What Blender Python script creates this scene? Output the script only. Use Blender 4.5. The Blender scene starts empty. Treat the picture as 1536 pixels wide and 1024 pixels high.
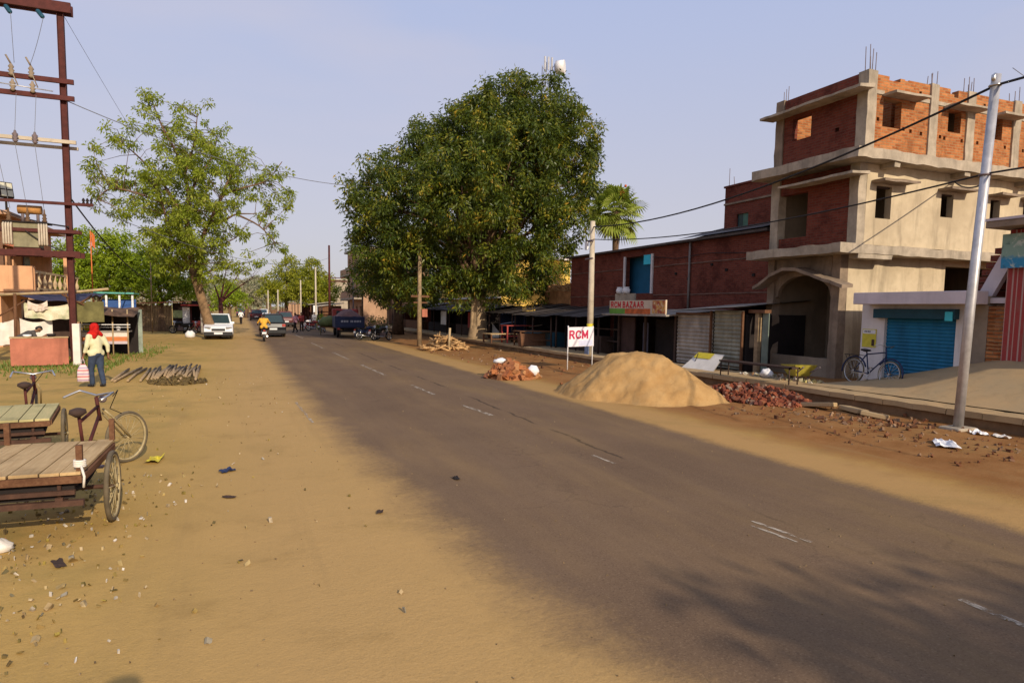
import bpy, bmesh, math, random
import numpy as np
from mathutils import Vector, Matrix, noise
R_ = math.radians
rnd = random.Random(7)
C = bpy.context.scene.collection

# ------------------------------------------------------------------ mesh builder
class MB:
    def __init__(s): s.v = []; s.f = []; s.sm = []
    def add(s, vs, fs, smooth=False):
        n = len(s.v); s.v += [tuple(p) for p in vs]
        for f in fs: s.f.append(tuple(i + n for i in f)); s.sm.append(smooth)
        return s
    def box(s, x0, x1, y0, y1, z0, z1):
        vs = [(x, y, z) for x in (x0, x1) for y in (y0, y1) for z in (z0, z1)]
        return s.add(vs, [(0, 1, 3, 2), (4, 6, 7, 5), (0, 4, 5, 1), (2, 3, 7, 6), (0, 2, 6, 4), (1, 5, 7, 3)])
    def obox(s, c, size, rot=(0, 0, 0)):
        from mathutils import Euler
        m = Euler(rot).to_matrix(); c = Vector(c); a, b, d = [q / 2 for q in size]
        vs = [c + m @ Vector((x, y, z)) for x in (-a, a) for y in (-b, b) for z in (-d, d)]
        return s.add(vs, [(0, 1, 3, 2), (4, 6, 7, 5), (0, 4, 5, 1), (2, 3, 7, 6), (0, 2, 6, 4), (1, 5, 7, 3)])
    def beam(s, p0, p1, w, h, up=(0, 0, 1)):
        p0, p1 = Vector(p0), Vector(p1); d = (p1 - p0).normalized(); u = Vector(up)
        if abs(d.dot(u)) > .98: u = Vector((0, 1, 0))
        a = d.cross(u).normalized() * w / 2; b = a.cross(d).normalized() * h / 2
        vs = [p + sa * a + sb * b for p in (p0, p1) for sa, sb in ((-1, -1), (1, -1), (1, 1), (-1, 1))]
        return s.add(vs, [(3, 2, 1, 0), (4, 5, 6, 7), (0, 1, 5, 4), (1, 2, 6, 5), (2, 3, 7, 6), (3, 0, 4, 7)])
    def tube(s, pts, r, n=8, caps=True, smooth=True):
        pts = [Vector(p) for p in pts]
        rs = r if isinstance(r, (list, tuple)) else [r] * len(pts)
        vs = []; prev = None
        for i, p in enumerate(pts):
            d = (pts[min(i + 1, len(pts) - 1)] - pts[max(i - 1, 0)])
            d = d.normalized() if d.length > 1e-9 else Vector((0, 0, 1))
            if prev is None:
                u = Vector((0, 0, 1)) if abs(d.z) < .9 else Vector((1, 0, 0))
                a = d.cross(u).normalized()
            else:
                a = (prev - d * prev.dot(d)); a = a.normalized() if a.length > 1e-6 else d.orthogonal().normalized()
            prev = a; b = d.cross(a)
            vs += [p + (a * math.cos(t) + b * math.sin(t)) * rs[i] for t in [2 * math.pi * k / n for k in range(n)]]
        fs = []
        for i in range(len(pts) - 1):
            for k in range(n):
                k2 = (k + 1) % n; fs.append((i * n + k, i * n + k2, (i + 1) * n + k2, (i + 1) * n + k))
        s.add(vs, fs, smooth)
        if caps:
            m = len(s.v) - len(vs); L = (len(pts) - 1) * n
            s.f.append(tuple(m + k for k in range(n))[::-1]); s.sm.append(False)
            s.f.append(tuple(m + L + k for k in range(n))); s.sm.append(False)
        return s
    def ring(s, c, axis, R, r, n=28, m=6, sx=1):
        c = Vector(c); ax = Vector(axis).normalized(); a = ax.orthogonal().normalized(); b = ax.cross(a); vs = []; fs = []
        for i in range(n):
            t = 2 * math.pi * i / n; d = a * math.cos(t) + b * math.sin(t)
            for k in range(m):
                q = 2 * math.pi * k / m; vs.append(c + d * (R + r * math.cos(q)) + ax * r * sx * math.sin(q))
        for i in range(n):
            for k in range(m):
                i2 = (i + 1) % n; k2 = (k + 1) % m
                fs.append((i * m + k, i2 * m + k, i2 * m + k2, i * m + k2))
        return s.add(vs, fs, True)
    def lathe(s, c, prof, n=16, smooth=True):
        c = Vector(c); vs = []; fs = []
        for r, z in prof:
            vs += [c + Vector((r * math.cos(2 * math.pi * k / n), r * math.sin(2 * math.pi * k / n), z)) for k in range(n)]
        for i in range(len(prof) - 1):
            for k in range(n):
                k2 = (k + 1) % n; fs.append((i * n + k, i * n + k2, (i + 1) * n + k2, (i + 1) * n + k))
        fs.append(tuple(range(n))[::-1]); fs.append(tuple((len(prof) - 1) * n + k for k in range(n)))
        return s.add(vs, fs, smooth)
    def ball(s, c, r, n=10, m=7):
        rx, ry, rz = r if isinstance(r, (tuple, list)) else (r, r, r); c = Vector(c); vs = []; fs = []
        for i in range(m + 1):
            t = math.pi * i / m
            for k in range(n):
                q = 2 * math.pi * k / n
                vs.append(c + Vector((rx * math.sin(t) * math.cos(q), ry * math.sin(t) * math.sin(q), rz * math.cos(t))))
        for i in range(m):
            for k in range(n):
                k2 = (k + 1) % n; fs.append((i * n + k, (i + 1) * n + k, (i + 1) * n + k2, i * n + k2))
        return s.add(vs, fs, True)
    def prism(s, poly, axis, a, b):           # polygon in the two other axes, extruded a..b along axis
        def mk(p, t): return (t, p[0], p[1]) if axis == 'x' else ((p[0], t, p[1]) if axis == 'y' else (p[0], p[1], t))
        n = len(poly); vs = [mk(p, a) for p in poly] + [mk(p, b) for p in poly]
        return s.add(vs, [tuple(range(n))[::-1], tuple(range(n, 2 * n))] + [(i, (i + 1) % n, n + (i + 1) % n, n + i) for i in range(n)])
    def wall(s, axis, p, t, u0, u1, z0, z1, holes=()):   # wall in plane axis=p, thickness p..p+t, with rectangular holes (u0,u1,z0,z1)
        us = sorted({u0, u1, *[min(max(h[0], u0), u1) for h in holes], *[min(max(h[1], u0), u1) for h in holes]})
        zs = sorted({z0, z1, *[min(max(h[2], z0), z1) for h in holes], *[min(max(h[3], z0), z1) for h in holes]})
        def fill(i, j):
            if i < 0 or j < 0 or i >= len(us) - 1 or j >= len(zs) - 1: return False
            cu, cz = (us[i] + us[i + 1]) / 2, (zs[j] + zs[j + 1]) / 2
            return not any(h[0] < cu < h[1] and h[2] < cz < h[3] for h in holes)
        P = (lambda q, u, z: (q, u, z)) if axis == 'x' else (lambda q, u, z: (u, q, z))
        for i in range(len(us) - 1):
            for j in range(len(zs) - 1):
                if not fill(i, j): continue
                a, b, c, d = us[i], us[i + 1], zs[j], zs[j + 1]
                for q in (p, p + t): s.add([P(q, a, c), P(q, b, c), P(q, b, d), P(q, a, d)], [(0, 1, 2, 3)])
                if not fill(i - 1, j): s.add([P(p, a, c), P(p + t, a, c), P(p + t, a, d), P(p, a, d)], [(0, 1, 2, 3)])
                if not fill(i + 1, j): s.add([P(p, b, c), P(p + t, b, c), P(p + t, b, d), P(p, b, d)], [(0, 1, 2, 3)])
                if not fill(i, j - 1): s.add([P(p, a, c), P(p + t, a, c), P(p + t, b, c), P(p, b, c)], [(0, 1, 2, 3)])
                if not fill(i, j + 1): s.add([P(p, a, d), P(p + t, a, d), P(p + t, b, d), P(p, b, d)], [(0, 1, 2, 3)])
        return s
    def grid(s, fn, nu, nv, smooth=True, both=0):        # fn(u,v) -> point, u,v in 0..1
        vs = [fn(i / nu, j / nv) for j in range(nv + 1) for i in range(nu + 1)]
        fs = [(j * (nu + 1) + i, j * (nu + 1) + i + 1, (j + 1) * (nu + 1) + i + 1, (j + 1) * (nu + 1) + i) for j in range(nv) for i in range(nu)]
        return s.add(vs, fs, smooth)
    def build(s, name, mat, parent=None, loc=None, fix=True, bevel=0):
        me = bpy.data.meshes.new(name); me.from_pydata(s.v, [], s.f); me.update()
        me.polygons.foreach_set('use_smooth', s.sm)
        if fix:
            bm = bmesh.new(); bm.from_mesh(me); bmesh.ops.recalc_face_normals(bm, faces=bm.faces); bm.to_mesh(me); bm.free()
        o = bpy.data.objects.new(name, me); C.objects.link(o)
        if mat: me.materials.append(mat)
        if parent: o.parent = parent
        if loc: o.location = loc
        if bevel:
            b = o.modifiers.new('bevel', 'BEVEL'); b.width = bevel; b.segments = 2; b.limit_method = 'ANGLE'; b.angle_limit = R_(40)
        return o

def tag(o, label=None, cat=None, group=None, kind=None):
    if label: o['label'] = label
    if cat: o['category'] = cat
    if group: o['group'] = group
    if kind: o['kind'] = kind
    return o
def thing(name, label, cat, loc=(0, 0, 0), rz=0, group=None):
    o = bpy.data.objects.new(name, None); C.objects.link(o); o.location = loc; o.rotation_euler = (0, 0, rz)
    o.empty_display_size = .1
    return tag(o, label, cat, group)
def roughen(o, amp=.012, cell=.35, seed=1):
    bm = bmesh.new(); bm.from_mesh(o.data)
    for _ in range(5):
        es = [e for e in bm.edges if e.calc_length() > cell]
        if not es or len(bm.verts) > 6000: break
        bmesh.ops.subdivide_edges(bm, edges=es, cuts=1, use_grid_fill=True)
    for v in bm.verts:
        q = v.co * 2.3 + Vector((seed, seed * 2, seed * 3)); v.co += Vector((noise.noise(q), noise.noise(q + Vector((9, 2, 5))), noise.noise(q + Vector((3, 8, 1))))) * amp * 1.6 + Vector((rnd.uniform(-1, 1), rnd.uniform(-1, 1), rnd.uniform(-1, 1))) * amp * .35
    bm.to_mesh(o.data); bm.free(); return o
def copy_tree(o, parent=None):
    c = o.copy(); C.objects.link(c); c.parent = parent
    for ch in list(o.children): copy_tree(ch, c)
    return c

# ------------------------------------------------------------------ materials
class NT:
    def __init__(s, name):
        s.m = bpy.data.materials.new(name); s.m.use_nodes = True; s.t = s.m.node_tree; s.t.nodes.clear()
        s.out = s.n('ShaderNodeOutputMaterial')
    def n(s, typ, **kw):
        q = s.t.nodes.new(typ)
        for k, v in kw.items():
            if k in q.inputs: q.inputs[k].default_value = v
            else: setattr(q, k, v)
        return q
    def l(s, a, b): s.t.links.new(a, b)
    def math(s, op, a, b=None, c=None, clamp=False):
        q = s.n('ShaderNodeMath', operation=op); q.use_clamp = clamp
        for i, x in enumerate((a, b, c)):
            if x is None: continue
            if isinstance(x, (int, float)): q.inputs[i].default_value = x
            else: s.l(x, q.inputs[i])
        return q.outputs[0]
    def mix(s, f, a, b, blend='MIX'):
        q = s.n('ShaderNodeMix', data_type='RGBA', blend_type=blend)
        for sock, x in ((q.inputs[0], f), (q.inputs[6], a), (q.inputs[7], b)):
            if isinstance(x, (int, float)): sock.default_value = x
            elif isinstance(x, tuple): sock.default_value = (*x[:3], 1)
            else: s.l(x, sock)
        return q.outputs[2]
    def noise(s, vec, scale, detail=4, rough=.55, dist=0):
        q = s.n('ShaderNodeTexNoise'); q.inputs['Scale'].default_value = scale; q.inputs['Detail'].default_value = detail
        q.inputs['Roughness'].default_value = rough; q.inputs['Distortion'].default_value = dist
        if vec is not None: s.l(vec, q.inputs['Vector'])
        return q.outputs['Fac']
    def smooth(s, x, a, b):
        q = s.n('ShaderNodeMapRange', interpolation_type='SMOOTHSTEP'); s.l(x, q.inputs[0])
        q.inputs[1].default_value = a; q.inputs[2].default_value = b
        return q.outputs[0]
    def obj(s): return s.n('ShaderNodeTexCoord').outputs['Object']
    def pos(s): return s.n('ShaderNodeNewGeometry').outputs['Position']
    def scale(s, v, k):
        q = s.n('ShaderNodeMapping'); s.l(v, q.inputs[0]); q.inputs['Scale'].default_value = k; return q.outputs[0]
    def bump(s, h, strength=.3, dist=.02):
        q = s.n('ShaderNodeBump', Strength=strength, Distance=dist); s.l(h, q.inputs['Height']); return q.outputs[0]
    def bsdf(s, col, rough=.85, metal=0, nrm=None, spec=.3):
        q = s.n('ShaderNodeBsdfPrincipled'); q.inputs['Metallic'].default_value = metal; q.inputs['Specular IOR Level'].default_value = spec
        if isinstance(col, tuple): q.inputs['Base Color'].default_value = (*col[:3], 1)
        else: s.l(col, q.inputs['Base Color'])
        if isinstance(rough, (int, float)): q.inputs['Roughness'].default_value = rough
        else: s.l(rough, q.inputs['Roughness'])
        if nrm is not None: s.l(nrm, q.inputs['Normal'])
        s.l(q.outputs[0], s.out.inputs[0]); return q

def mul(c, k): return tuple(min(1, x * k) for x in c)
def mat(name, col, rough=.8, var=.25, scale=3., col2=None, bump=.15, metal=0, spec=.3, grime=0., streak=False):
    t = NT(name); v = t.obj(); n1 = t.noise(v, scale, 6, .6); n2 = t.noise(v, scale * 7, 4, .65)
    c = t.mix(t.smooth(n1, .3, .7), mul(col, 1 - var), mul(col2 or col, 1 + var * .5))
    c = t.mix(t.math('MULTIPLY', t.smooth(n2, .5, .8), .5), c, mul(col, 1 - var * 1.4))
    if grime or streak:
        g = t.noise(t.scale(v, (1.7, 1.7, .25 if streak else 1.7)), 1.6, 6, .62, .4)
        c = t.mix(t.math('MULTIPLY', t.smooth(g, .48, .72), grime), c, mul(col, .38))
    t.bsdf(c, rough, metal, t.bump(n2, bump, .02) if bump else None, spec); return t.m
def brick_mat(name, c1, c2, mortar, grime=.35, bw=.23, bh=.075, mort=.011):
    t = NT(name); g = t.n('ShaderNodeNewGeometry'); sp = t.n('ShaderNodeSeparateXYZ'); t.l(g.outputs['Position'], sp.inputs[0])
    sn = t.n('ShaderNodeSeparateXYZ'); t.l(g.outputs['True Normal'], sn.inputs[0])
    ax = t.math('GREATER_THAN', t.math('ABSOLUTE', sn.outputs[0]), .7)
    u = t.math('ADD', t.math('MULTIPLY', sp.outputs[1], ax), t.math('MULTIPLY', sp.outputs[0], t.math('SUBTRACT', 1, ax)))
    wob = t.noise(g.outputs['Position'], 2.2, 3)
    zz = t.math('ADD', sp.outputs[2], t.math('MULTIPLY', t.math('SUBTRACT', wob, .5), .05))
    cb = t.n('ShaderNodeCombineXYZ'); t.l(u, cb.inputs[0]); t.l(zz, cb.inputs[1])
    b = t.n('ShaderNodeTexBrick', offset=.5); t.l(cb.outputs[0], b.inputs[0])
    for k, x in (('Scale', 1), ('Mortar Size', mort), ('Mortar Smooth', .2), ('Bias', 0), ('Brick Width', bw), ('Row Height', bh)): b.inputs[k].default_value = x
    b.inputs['Color1'].default_value = (*c1, 1); b.inputs['Color2'].default_value = (*c2, 1); b.inputs['Mortar'].default_value = (*mortar, 1)
    n = t.noise(g.outputs['Position'], 1.1, 6, .65); n2 = t.noise(g.outputs['Position'], 9, 4)
    c = t.mix(t.math('MULTIPLY', t.smooth(n, .45, .7), grime), b.outputs['Color'], mul(c1, .35))
    c = t.mix(t.math('MULTIPLY', t.smooth(n2, .5, .75), .35), c, mul(c2, 1.35))
    t.bsdf(c, .9, 0, t.bump(t.math('ADD', t.math('MULTIPLY', b.outputs['Fac'], -1), t.math('MULTIPLY', n2, .5)), .6, .02), .15); return t.m
def leaf_mat(name, cols, trans=.3, rough=.55):
    t = NT(name); g = t.n('ShaderNodeNewGeometry'); r = t.n('ShaderNodeValToRGB'); r.color_ramp.interpolation = 'LINEAR'
    e = r.color_ramp.elements
    while len(e) < len(cols): e.new(.5)
    for i, (p, c) in enumerate(cols): e[i].position = p; e[i].color = (*c, 1)
    n = t.smooth(t.noise(t.pos(), .95, 4, .6), .34, .66); f = t.math('ADD', t.math('MULTIPLY', g.outputs['Random Per Island'], .5), t.math('MULTIPLY', n, .5))
    t.l(f, r.inputs[0])
    d = t.n('ShaderNodeBsdfPrincipled'); t.l(r.outputs[0], d.inputs['Base Color']); d.inputs['Roughness'].default_value = rough; d.inputs['Specular IOR Level'].default_value = .25
    tr = t.n('ShaderNodeBsdfTranslucent'); t.l(t.mix(.5, r.outputs[0], (.35, .4, .03), 'MIX'), tr.inputs[0])
    mx = t.n('ShaderNodeMixShader'); mx.inputs[0].default_value = trans; t.l(d.outputs[0], mx.inputs[1]); t.l(tr.outputs[0], mx.inputs[2])
    t.l(mx.outputs[0], t.out.inputs[0]); return t.m

def dirt_nodes(t, p):
    """colour of the earth verge at world position p: tan on the near side, redder towards the far side"""
    sp = t.n('ShaderNodeSeparateXYZ'); t.l(p, sp.inputs[0])
    big = t.noise(p, .16, 5, .6); mid = t.noise(p, 1.3, 6, .65); fine = t.noise(p, 14, 5, .7)
    c = t.mix(t.smooth(big, .35, .65), (.455, .280, .085), (.375, .240, .066))
    red = t.mix(t.smooth(mid, .3, .7), (.215, .090, .026), (.285, .135, .046))
    fx = t.smooth(t.math('ADD', sp.outputs[0], t.math('MULTIPLY', t.math('SUBTRACT', mid, .5), 1.6)), 7.9, 9.3)
    c = t.mix(fx, c, red)
    edge = t.math('MULTIPLY', t.smooth(sp.outputs[0], 7.0, 7.5), t.math('SUBTRACT', 1, t.smooth(sp.outputs[0], 8.1, 8.8)))
    c = t.mix(t.math('MULTIPLY', edge, .7), c, (.38, .215, .085))
    pk = t.math('MULTIPLY', t.smooth(sp.outputs[0], -1.6, .6), t.math('SUBTRACT', 1, t.smooth(sp.outputs[0], 3.5, 6.)))
    c = t.mix(t.math('MULTIPLY', pk, .75), c, (.435, .265, .105))
    trk = t.noise(t.scale(p, (1.5, .09, 1)), 1.3, 6, .65); c = t.mix(t.math('MULTIPLY', t.smooth(trk, .50, .72), .38), c, (.31, .195, .075))
    pat = t.noise(p, .42, 6, .7, .6); c = t.mix(t.math('MULTIPLY', t.smooth(pat, .52, .70), .42), c, (.27, .175, .058))
    c = t.mix(t.math('MULTIPLY', t.smooth(mid, .52, .75), .4), c, (.25, .15, .05))
    c = t.mix(t.math('MULTIPLY', t.smooth(fine, .6, .8), .45), c, (.17, .10, .04))
    c = t.mix(t.math('MULTIPLY', t.smooth(fine, .58, .34), .0), c, (.5, .36, .17))
    spk = t.noise(p, 75, 4, .75); c = t.mix(t.math('MULTIPLY', t.smooth(spk, .56, .70), .42), c, (.17, .105, .045)); c = t.mix(t.math('MULTIPLY', t.smooth(spk, .44, .32), .30), c, (.56, .40, .20))
    # litter-stained, greener earth round the parked carts
    stain = t.math('MULTIPLY', t.smooth(t.noise(p, .9, 5, .7), .45, .65), t.smooth(sp.outputs[0], -.4, -2.4))
    c = t.mix(t.math('MULTIPLY', stain, .55), c, (.22, .17, .05))
    return c, sp, mid, fine
def ground_mat():
    t = NT('earth'); p = t.pos(); c, sp, mid, fine = dirt_nodes(t, p)
    sm = t.noise(p, 45, 3, .6)
    rut = t.noise(t.scale(p, (1.9, .07, 1)), 1.5, 4, .6)
    h = t.math('ADD', t.math('ADD', t.math('MULTIPLY', mid, 1.2), t.math('MULTIPLY', rut, 1.6)), t.math('ADD', t.math('MULTIPLY', fine, .5), t.math('MULTIPLY', sm, .25)))
    t.bsdf(c, .95, 0, t.bump(h, .28, .045), .1); return t.m
def road_mat():
    t = NT('dusty_asphalt'); p = t.pos(); d, sp, mid, fine = dirt_nodes(t, p)
    x, y = sp.outputs[0], sp.outputs[1]
    grit = t.noise(p, 60, 3, .7); lane = t.noise(t.scale(p, (1.4, .07, 1)), 1.1, 5, .6); blot = t.noise(p, .45, 5, .6)
    a = t.mix(t.smooth(blot, .3, .7), (.140, .088, .052), (.168, .106, .062))
    a = t.mix(t.math('MULTIPLY', t.smooth(lane, .40, .8), .40), a, (.205, .135, .078))
    a = t.mix(t.math('MULTIPLY', t.smooth(grit, .54, .68), .5), a, (.065, .042, .028))
    a = t.mix(t.math('MULTIPLY', t.smooth(grit, .45, .30), .45), a, (.29, .20, .12))
    # long crack beside the centre line
    cx = t.math('ABSOLUTE', t.math('SUBTRACT', t.math('SUBTRACT', x, 5.28), t.math('MULTIPLY', t.math('SUBTRACT', t.noise(p, 1.2, 6, .7), .5), .35)))
    crack = t.math('MULTIPLY', t.math('SUBTRACT', 1, t.smooth(cx, .012, .05)), t.smooth(t.noise(p, .5, 2), .42, .55))
    a = t.mix(t.math('MULTIPLY', crack, .7), a, (.03, .023, .018))
    vo = t.n('ShaderNodeTexVoronoi', feature='DISTANCE_TO_EDGE'); vo.inputs['Scale'].default_value = .75; dv = t.n('ShaderNodeVectorMath', operation='ADD'); nv = t.n('ShaderNodeTexNoise'); nv.inputs['Scale'].default_value = 1.6; nv.inputs['Detail'].default_value = 5; t.l(p, nv.inputs['Vector']); t.l(p, dv.inputs[0]); t.l(nv.outputs['Color'], dv.inputs[1]); t.l(dv.outputs[0], vo.inputs['Vector'])
    ck2 = t.math('MULTIPLY', t.math('SUBTRACT', 1, t.smooth(vo.outputs['Distance'], .004, .016)), t.smooth(t.noise(p, .35, 3), .50, .60)); a = t.mix(t.math('MULTIPLY', ck2, .22), a, (.05, .036, .026))
    # drifted dust: left side boundary swings from x=1.3 (far) to x=2.4 (near), right side thin
    near = t.math('MULTIPLY', t.math('DIVIDE', 1, t.math('ADD', t.math('MAXIMUM', y, 0), 2.2)), 6.5)
    bx = t.math('ADD', .95, near)
    wob = t.math('ADD', t.math('MULTIPLY', t.math('SUBTRACT', t.noise(p, .8, 6, .65), .5), 1.0), t.math('MULTIPLY', t.math('SUBTRACT', fine, .5), .45))
    q = t.math('SUBTRACT', t.math('ADD', x, wob), bx)
    ld = t.math('SUBTRACT', 1, t.smooth(q, -.35, .60))
    rd = t.smooth(t.math('ADD', x, t.math('MULTIPLY', wob, .45)), 7.2, 7.6)
    film = t.math('MULTIPLY', t.smooth(t.noise(t.scale(p, (.8, .16, 1)), 1.0, 6, .65), .40, .9), .30)
    m = t.math('MAXIMUM', t.math('MAXIMUM', ld, rd), film)
    c = t.mix(m, a, d)
    sm = t.noise(p, 45, 3, .6); rut = t.noise(t.scale(p, (1.9, .07, 1)), 1.5, 4, .6); hd = t.math('ADD', t.math('ADD', t.math('MULTIPLY', mid, 1.2), t.math('MULTIPLY', rut, 1.6)), t.math('ADD', t.math('MULTIPLY', fine, .5), t.math('MULTIPLY', sm, .25)))
    ha = t.math('ADD', t.math('MULTIPLY', grit, .16), t.math('MULTIPLY', fine, .14)); mm = t.n('ShaderNodeMix', data_type='FLOAT'); t.l(m, mm.inputs[0]); t.l(ha, mm.inputs[2]); t.l(hd, mm.inputs[3])
    t.bsdf(c, .95, 0, t.bump(mm.outputs[0], .28, .045), .1); return t.m
def paint_mat():
    t = NT('worn_road_paint'); p = t.pos()
    n = t.noise(p, 7, 6, .7); n2 = t.noise(t.scale(p, (9, 1.1, 1)), 2.2, 5, .7)
    b = t.n('ShaderNodeBsdfPrincipled'); t.l(t.mix(n, (.46, .38, .28), (.32, .25, .17)), b.inputs['Base Color']); b.inputs['Roughness'].default_value = .8
    tr = t.n('ShaderNodeBsdfTransparent'); mx = t.n('ShaderNodeMixShader')
    k = t.math('MAXIMUM', t.smooth(n, .46, .60), t.smooth(n2, .46, .60)); t.l(k, mx.inputs[0])
    t.l(b.outputs[0], mx.inputs[1]); t.l(tr.outputs[0], mx.inputs[2]); t.l(mx.outputs[0], t.out.inputs[0]); return t.m
def wood_mat(name, c1, c2, scale=1.):
    t = NT(name); v = t.obj(); n = t.noise(t.scale(v, (14 * scale, .9 * scale, 14 * scale)), 2.2, 6, .65, .5); n2 = t.noise(v, 2.2, 5, .6)
    c = t.mix(t.smooth(n, .3, .7), c1, c2); c = t.mix(t.math('MULTIPLY', t.smooth(n2, .42, .70), .6), c, mul(c1, .5)); c = t.mix(t.math('MULTIPLY', t.n('ShaderNodeNewGeometry').outputs['Random Per Island'], .32), c, mul(c1, .5))
    t.bsdf(c, .85, 0, t.bump(n, .3, .01), .15); return t.m
def band_mat(name, cols, axis, period, off=0, rough=.8):
    """painted stripes / bands along one object axis"""
    t = NT(name); sp = t.n('ShaderNodeSeparateXYZ'); t.l(t.obj(), sp.inputs[0])
    x = t.math('FRACT', t.math('DIVIDE', t.math('ADD', sp.outputs['xyz'.index(axis)], off), period))
    r = t.n('ShaderNodeValToRGB'); r.color_ramp.interpolation = 'CONSTANT'; e = r.color_ramp.elements
    while len(e) < len(cols): e.new(.5)
    for i, (p, c) in enumerate(cols): e[i].position = p; e[i].color = (*c, 1)
    t.l(x, r.inputs[0]); n = t.noise(t.obj(), 5, 5, .6)
    t.bsdf(t.mix(t.math('MULTIPLY', t.smooth(n, .45, .75), .35), r.outputs[0], (.2, .14, .1)), rough); return t.m

M = {}
M['ground'] = ground_mat(); M['road'] = road_mat(); M['paint'] = paint_mat()
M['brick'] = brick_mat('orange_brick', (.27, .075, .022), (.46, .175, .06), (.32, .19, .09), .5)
M['brick_dark'] = brick_mat('shaded_maroon_brick', (.125, .027, .017), (.185, .046, .027), (.14, .062, .042), .7)  # maroon brick, darkened to paint shade into faces turned from the sun
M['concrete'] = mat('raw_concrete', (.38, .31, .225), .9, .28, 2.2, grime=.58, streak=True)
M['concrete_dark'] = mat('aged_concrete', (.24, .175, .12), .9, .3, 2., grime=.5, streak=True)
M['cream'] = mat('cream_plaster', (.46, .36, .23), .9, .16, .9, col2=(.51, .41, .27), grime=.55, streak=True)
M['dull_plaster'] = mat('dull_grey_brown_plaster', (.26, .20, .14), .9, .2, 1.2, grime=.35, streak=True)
M['path'] = mat('dusty_concrete_slab', (.45, .32, .17), .92, .2, 1.2, col2=(.38, .25, .12), grime=.3)
M['path_side'] = mat('shaded_kerb_concrete', (.20, .115, .055), .95, .3, 2., grime=.5)  # kerb face darkened, its shade put into the colour
M['white'] = mat('limewash_white', (.66, .60, .56), .9, .1, 1.5, grime=.3, streak=True)
M['lilac'] = mat('pale_lilac_paint', (.58, .50, .50), .85, .1, 1.4, grime=.2, streak=True)
M['shutter'] = mat('blue_shutter_paint', (.014, .155, .285), .6, .18, 2., bump=.05, metal=.05, spec=.3, grime=.45, streak=True)
M['teal_dark'] = mat('dark_teal_paint', (.01, .06, .09), .6, .2, 3.)
M['cyan'] = mat('cyan_plastic', (.05, .5, .62), .5, .05, 3., bump=0)
M['red'] = mat('faded_red_paint', (.40, .065, .05), .8, .2, 2., grime=.3)
M['pink'] = mat('salmon_pink_wall', (.62, .33, .17), .9, .12, 1.0, grime=.28, streak=True)
M['pink_dark'] = mat('tan_wall', (.42, .25, .15), .9, .15, 1.2, grime=.35, streak=True)
M['dark'] = mat('near_black', (.022, .016, .014), .95, .3, 2., bump=0)  # near-black; also painted where openings and shed interiors lie in shade
M['darkbrown'] = mat('dark_brown_board', (.06, .035, .025), .9, .3, 2.)
M['rust'] = mat('rusty_red_steel', (.085, .020, .015), .75, .3, 4., bump=.1, metal=.1)
M['steel'] = mat('galvanised_steel', (.50, .48, .47), .42, .18, 5., bump=.03, metal=.55, grime=.3, streak=True)
M['tin'] = mat('weathered_tin', (.36, .315, .26), .6, .3, 2., bump=.05, metal=.3, grime=.5, streak=True)
M['tin_dark'] = mat('dark_shaded_tin', (.09, .07, .06), .7, .3, 2., bump=.05, metal=.1, grime=.4)  # dark tin; on sheds under the big tree it carries painted tree shade
M['rebar'] = mat('rebar_rust', (.16, .12, .12), .8, .2, 8.)
M['wire'] = mat('black_cable', (.02, .018, .018), .7, .1, 3., bump=0)
M['wire_thin'] = mat('grey_cable', (.16, .16, .17), .6, .1, 3., bump=0)
M['pole'] = mat('cement_pole', (.50, .42, .31), .9, .18, 3., grime=.3)
M['bark'] = mat('brown_bark', (.15, .088, .05), .95, .4, 5., bump=.6)
M['bark_light'] = mat('pale_bark', (.31, .215, .12), .95, .35, 4., bump=.6)
M['bamboo'] = mat('bamboo_pole', (.42, .30, .16), .8, .25, 4.)
M['wood'] = wood_mat('weathered_plank', (.46, .30, .14), (.60, .42, .21))
M['wood_green'] = wood_mat('greyed_green_plank', (.46, .40, .18), (.58, .47, .22))
M['wood_red'] = wood_mat('red_brown_timber', (.125, .055, .028), (.20, .10, .05))
M['log'] = mat('split_firewood', (.36, .19, .075), .9, .4, 6., col2=(.48, .29, .12))
M['sand'] = None
M['rubber'] = mat('dusty_rubber', (.13, .10, .06), .9, .3, 6.)
M['rim'] = mat('dusty_yellow_rim', (.42, .33, .17), .7, .3, 6., metal=.2)
M['black'] = mat('black_plastic', (.018, .017, .018), .5, .2, 4., bump=0)
M['black_gloss'] = mat('black_car_paint', (.008, .008, .011), .3, .1, 2., bump=0, spec=.25)
M['maroon'] = mat('maroon_car_paint', (.11, .02, .02), .4, .1, 2., bump=0)
M['white_car'] = mat('white_car_paint', (.78, .77, .75), .3, .05, 2., bump=0, spec=.5)
M['glass'] = mat('dark_window_glass', (.03, .05, .055), .12, .1, 2., bump=0, spec=.5)
M['chrome'] = mat('dull_chrome', (.55, .53, .5), .3, .1, 4., bump=0, metal=.9)
M['navy'] = mat('navy_paint', (.018, .028, .075), .6, .2, 2., grime=.3)
M['skin'] = mat('brown_skin', (.22, .105, .055), .6, .1, 6., bump=0)
M['scarf'] = mat('red_cotton_scarf', (.50, .022, .014), .9, .25, 10.)
M['shirt'] = mat('pale_cream_shirt', (.62, .58, .36), .9, .15, 7.)
M['jeans'] = mat('dark_blue_denim', (.035, .05, .085), .9, .25, 9.)
M['hair'] = mat('black_hair', (.012, .010, .009), .6, .2, 9.)
M['yellow'] = mat('bright_yellow_plastic', (.62, .49, .03), .5, .15, 4., bump=.05)
M['bag'] = mat('white_plastic_sack', (.72, .70, .68), .55, .12, 6.)
M['orange'] = mat('orange_paint', (.55, .14, .035), .8, .15, 3., grime=.25)
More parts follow.
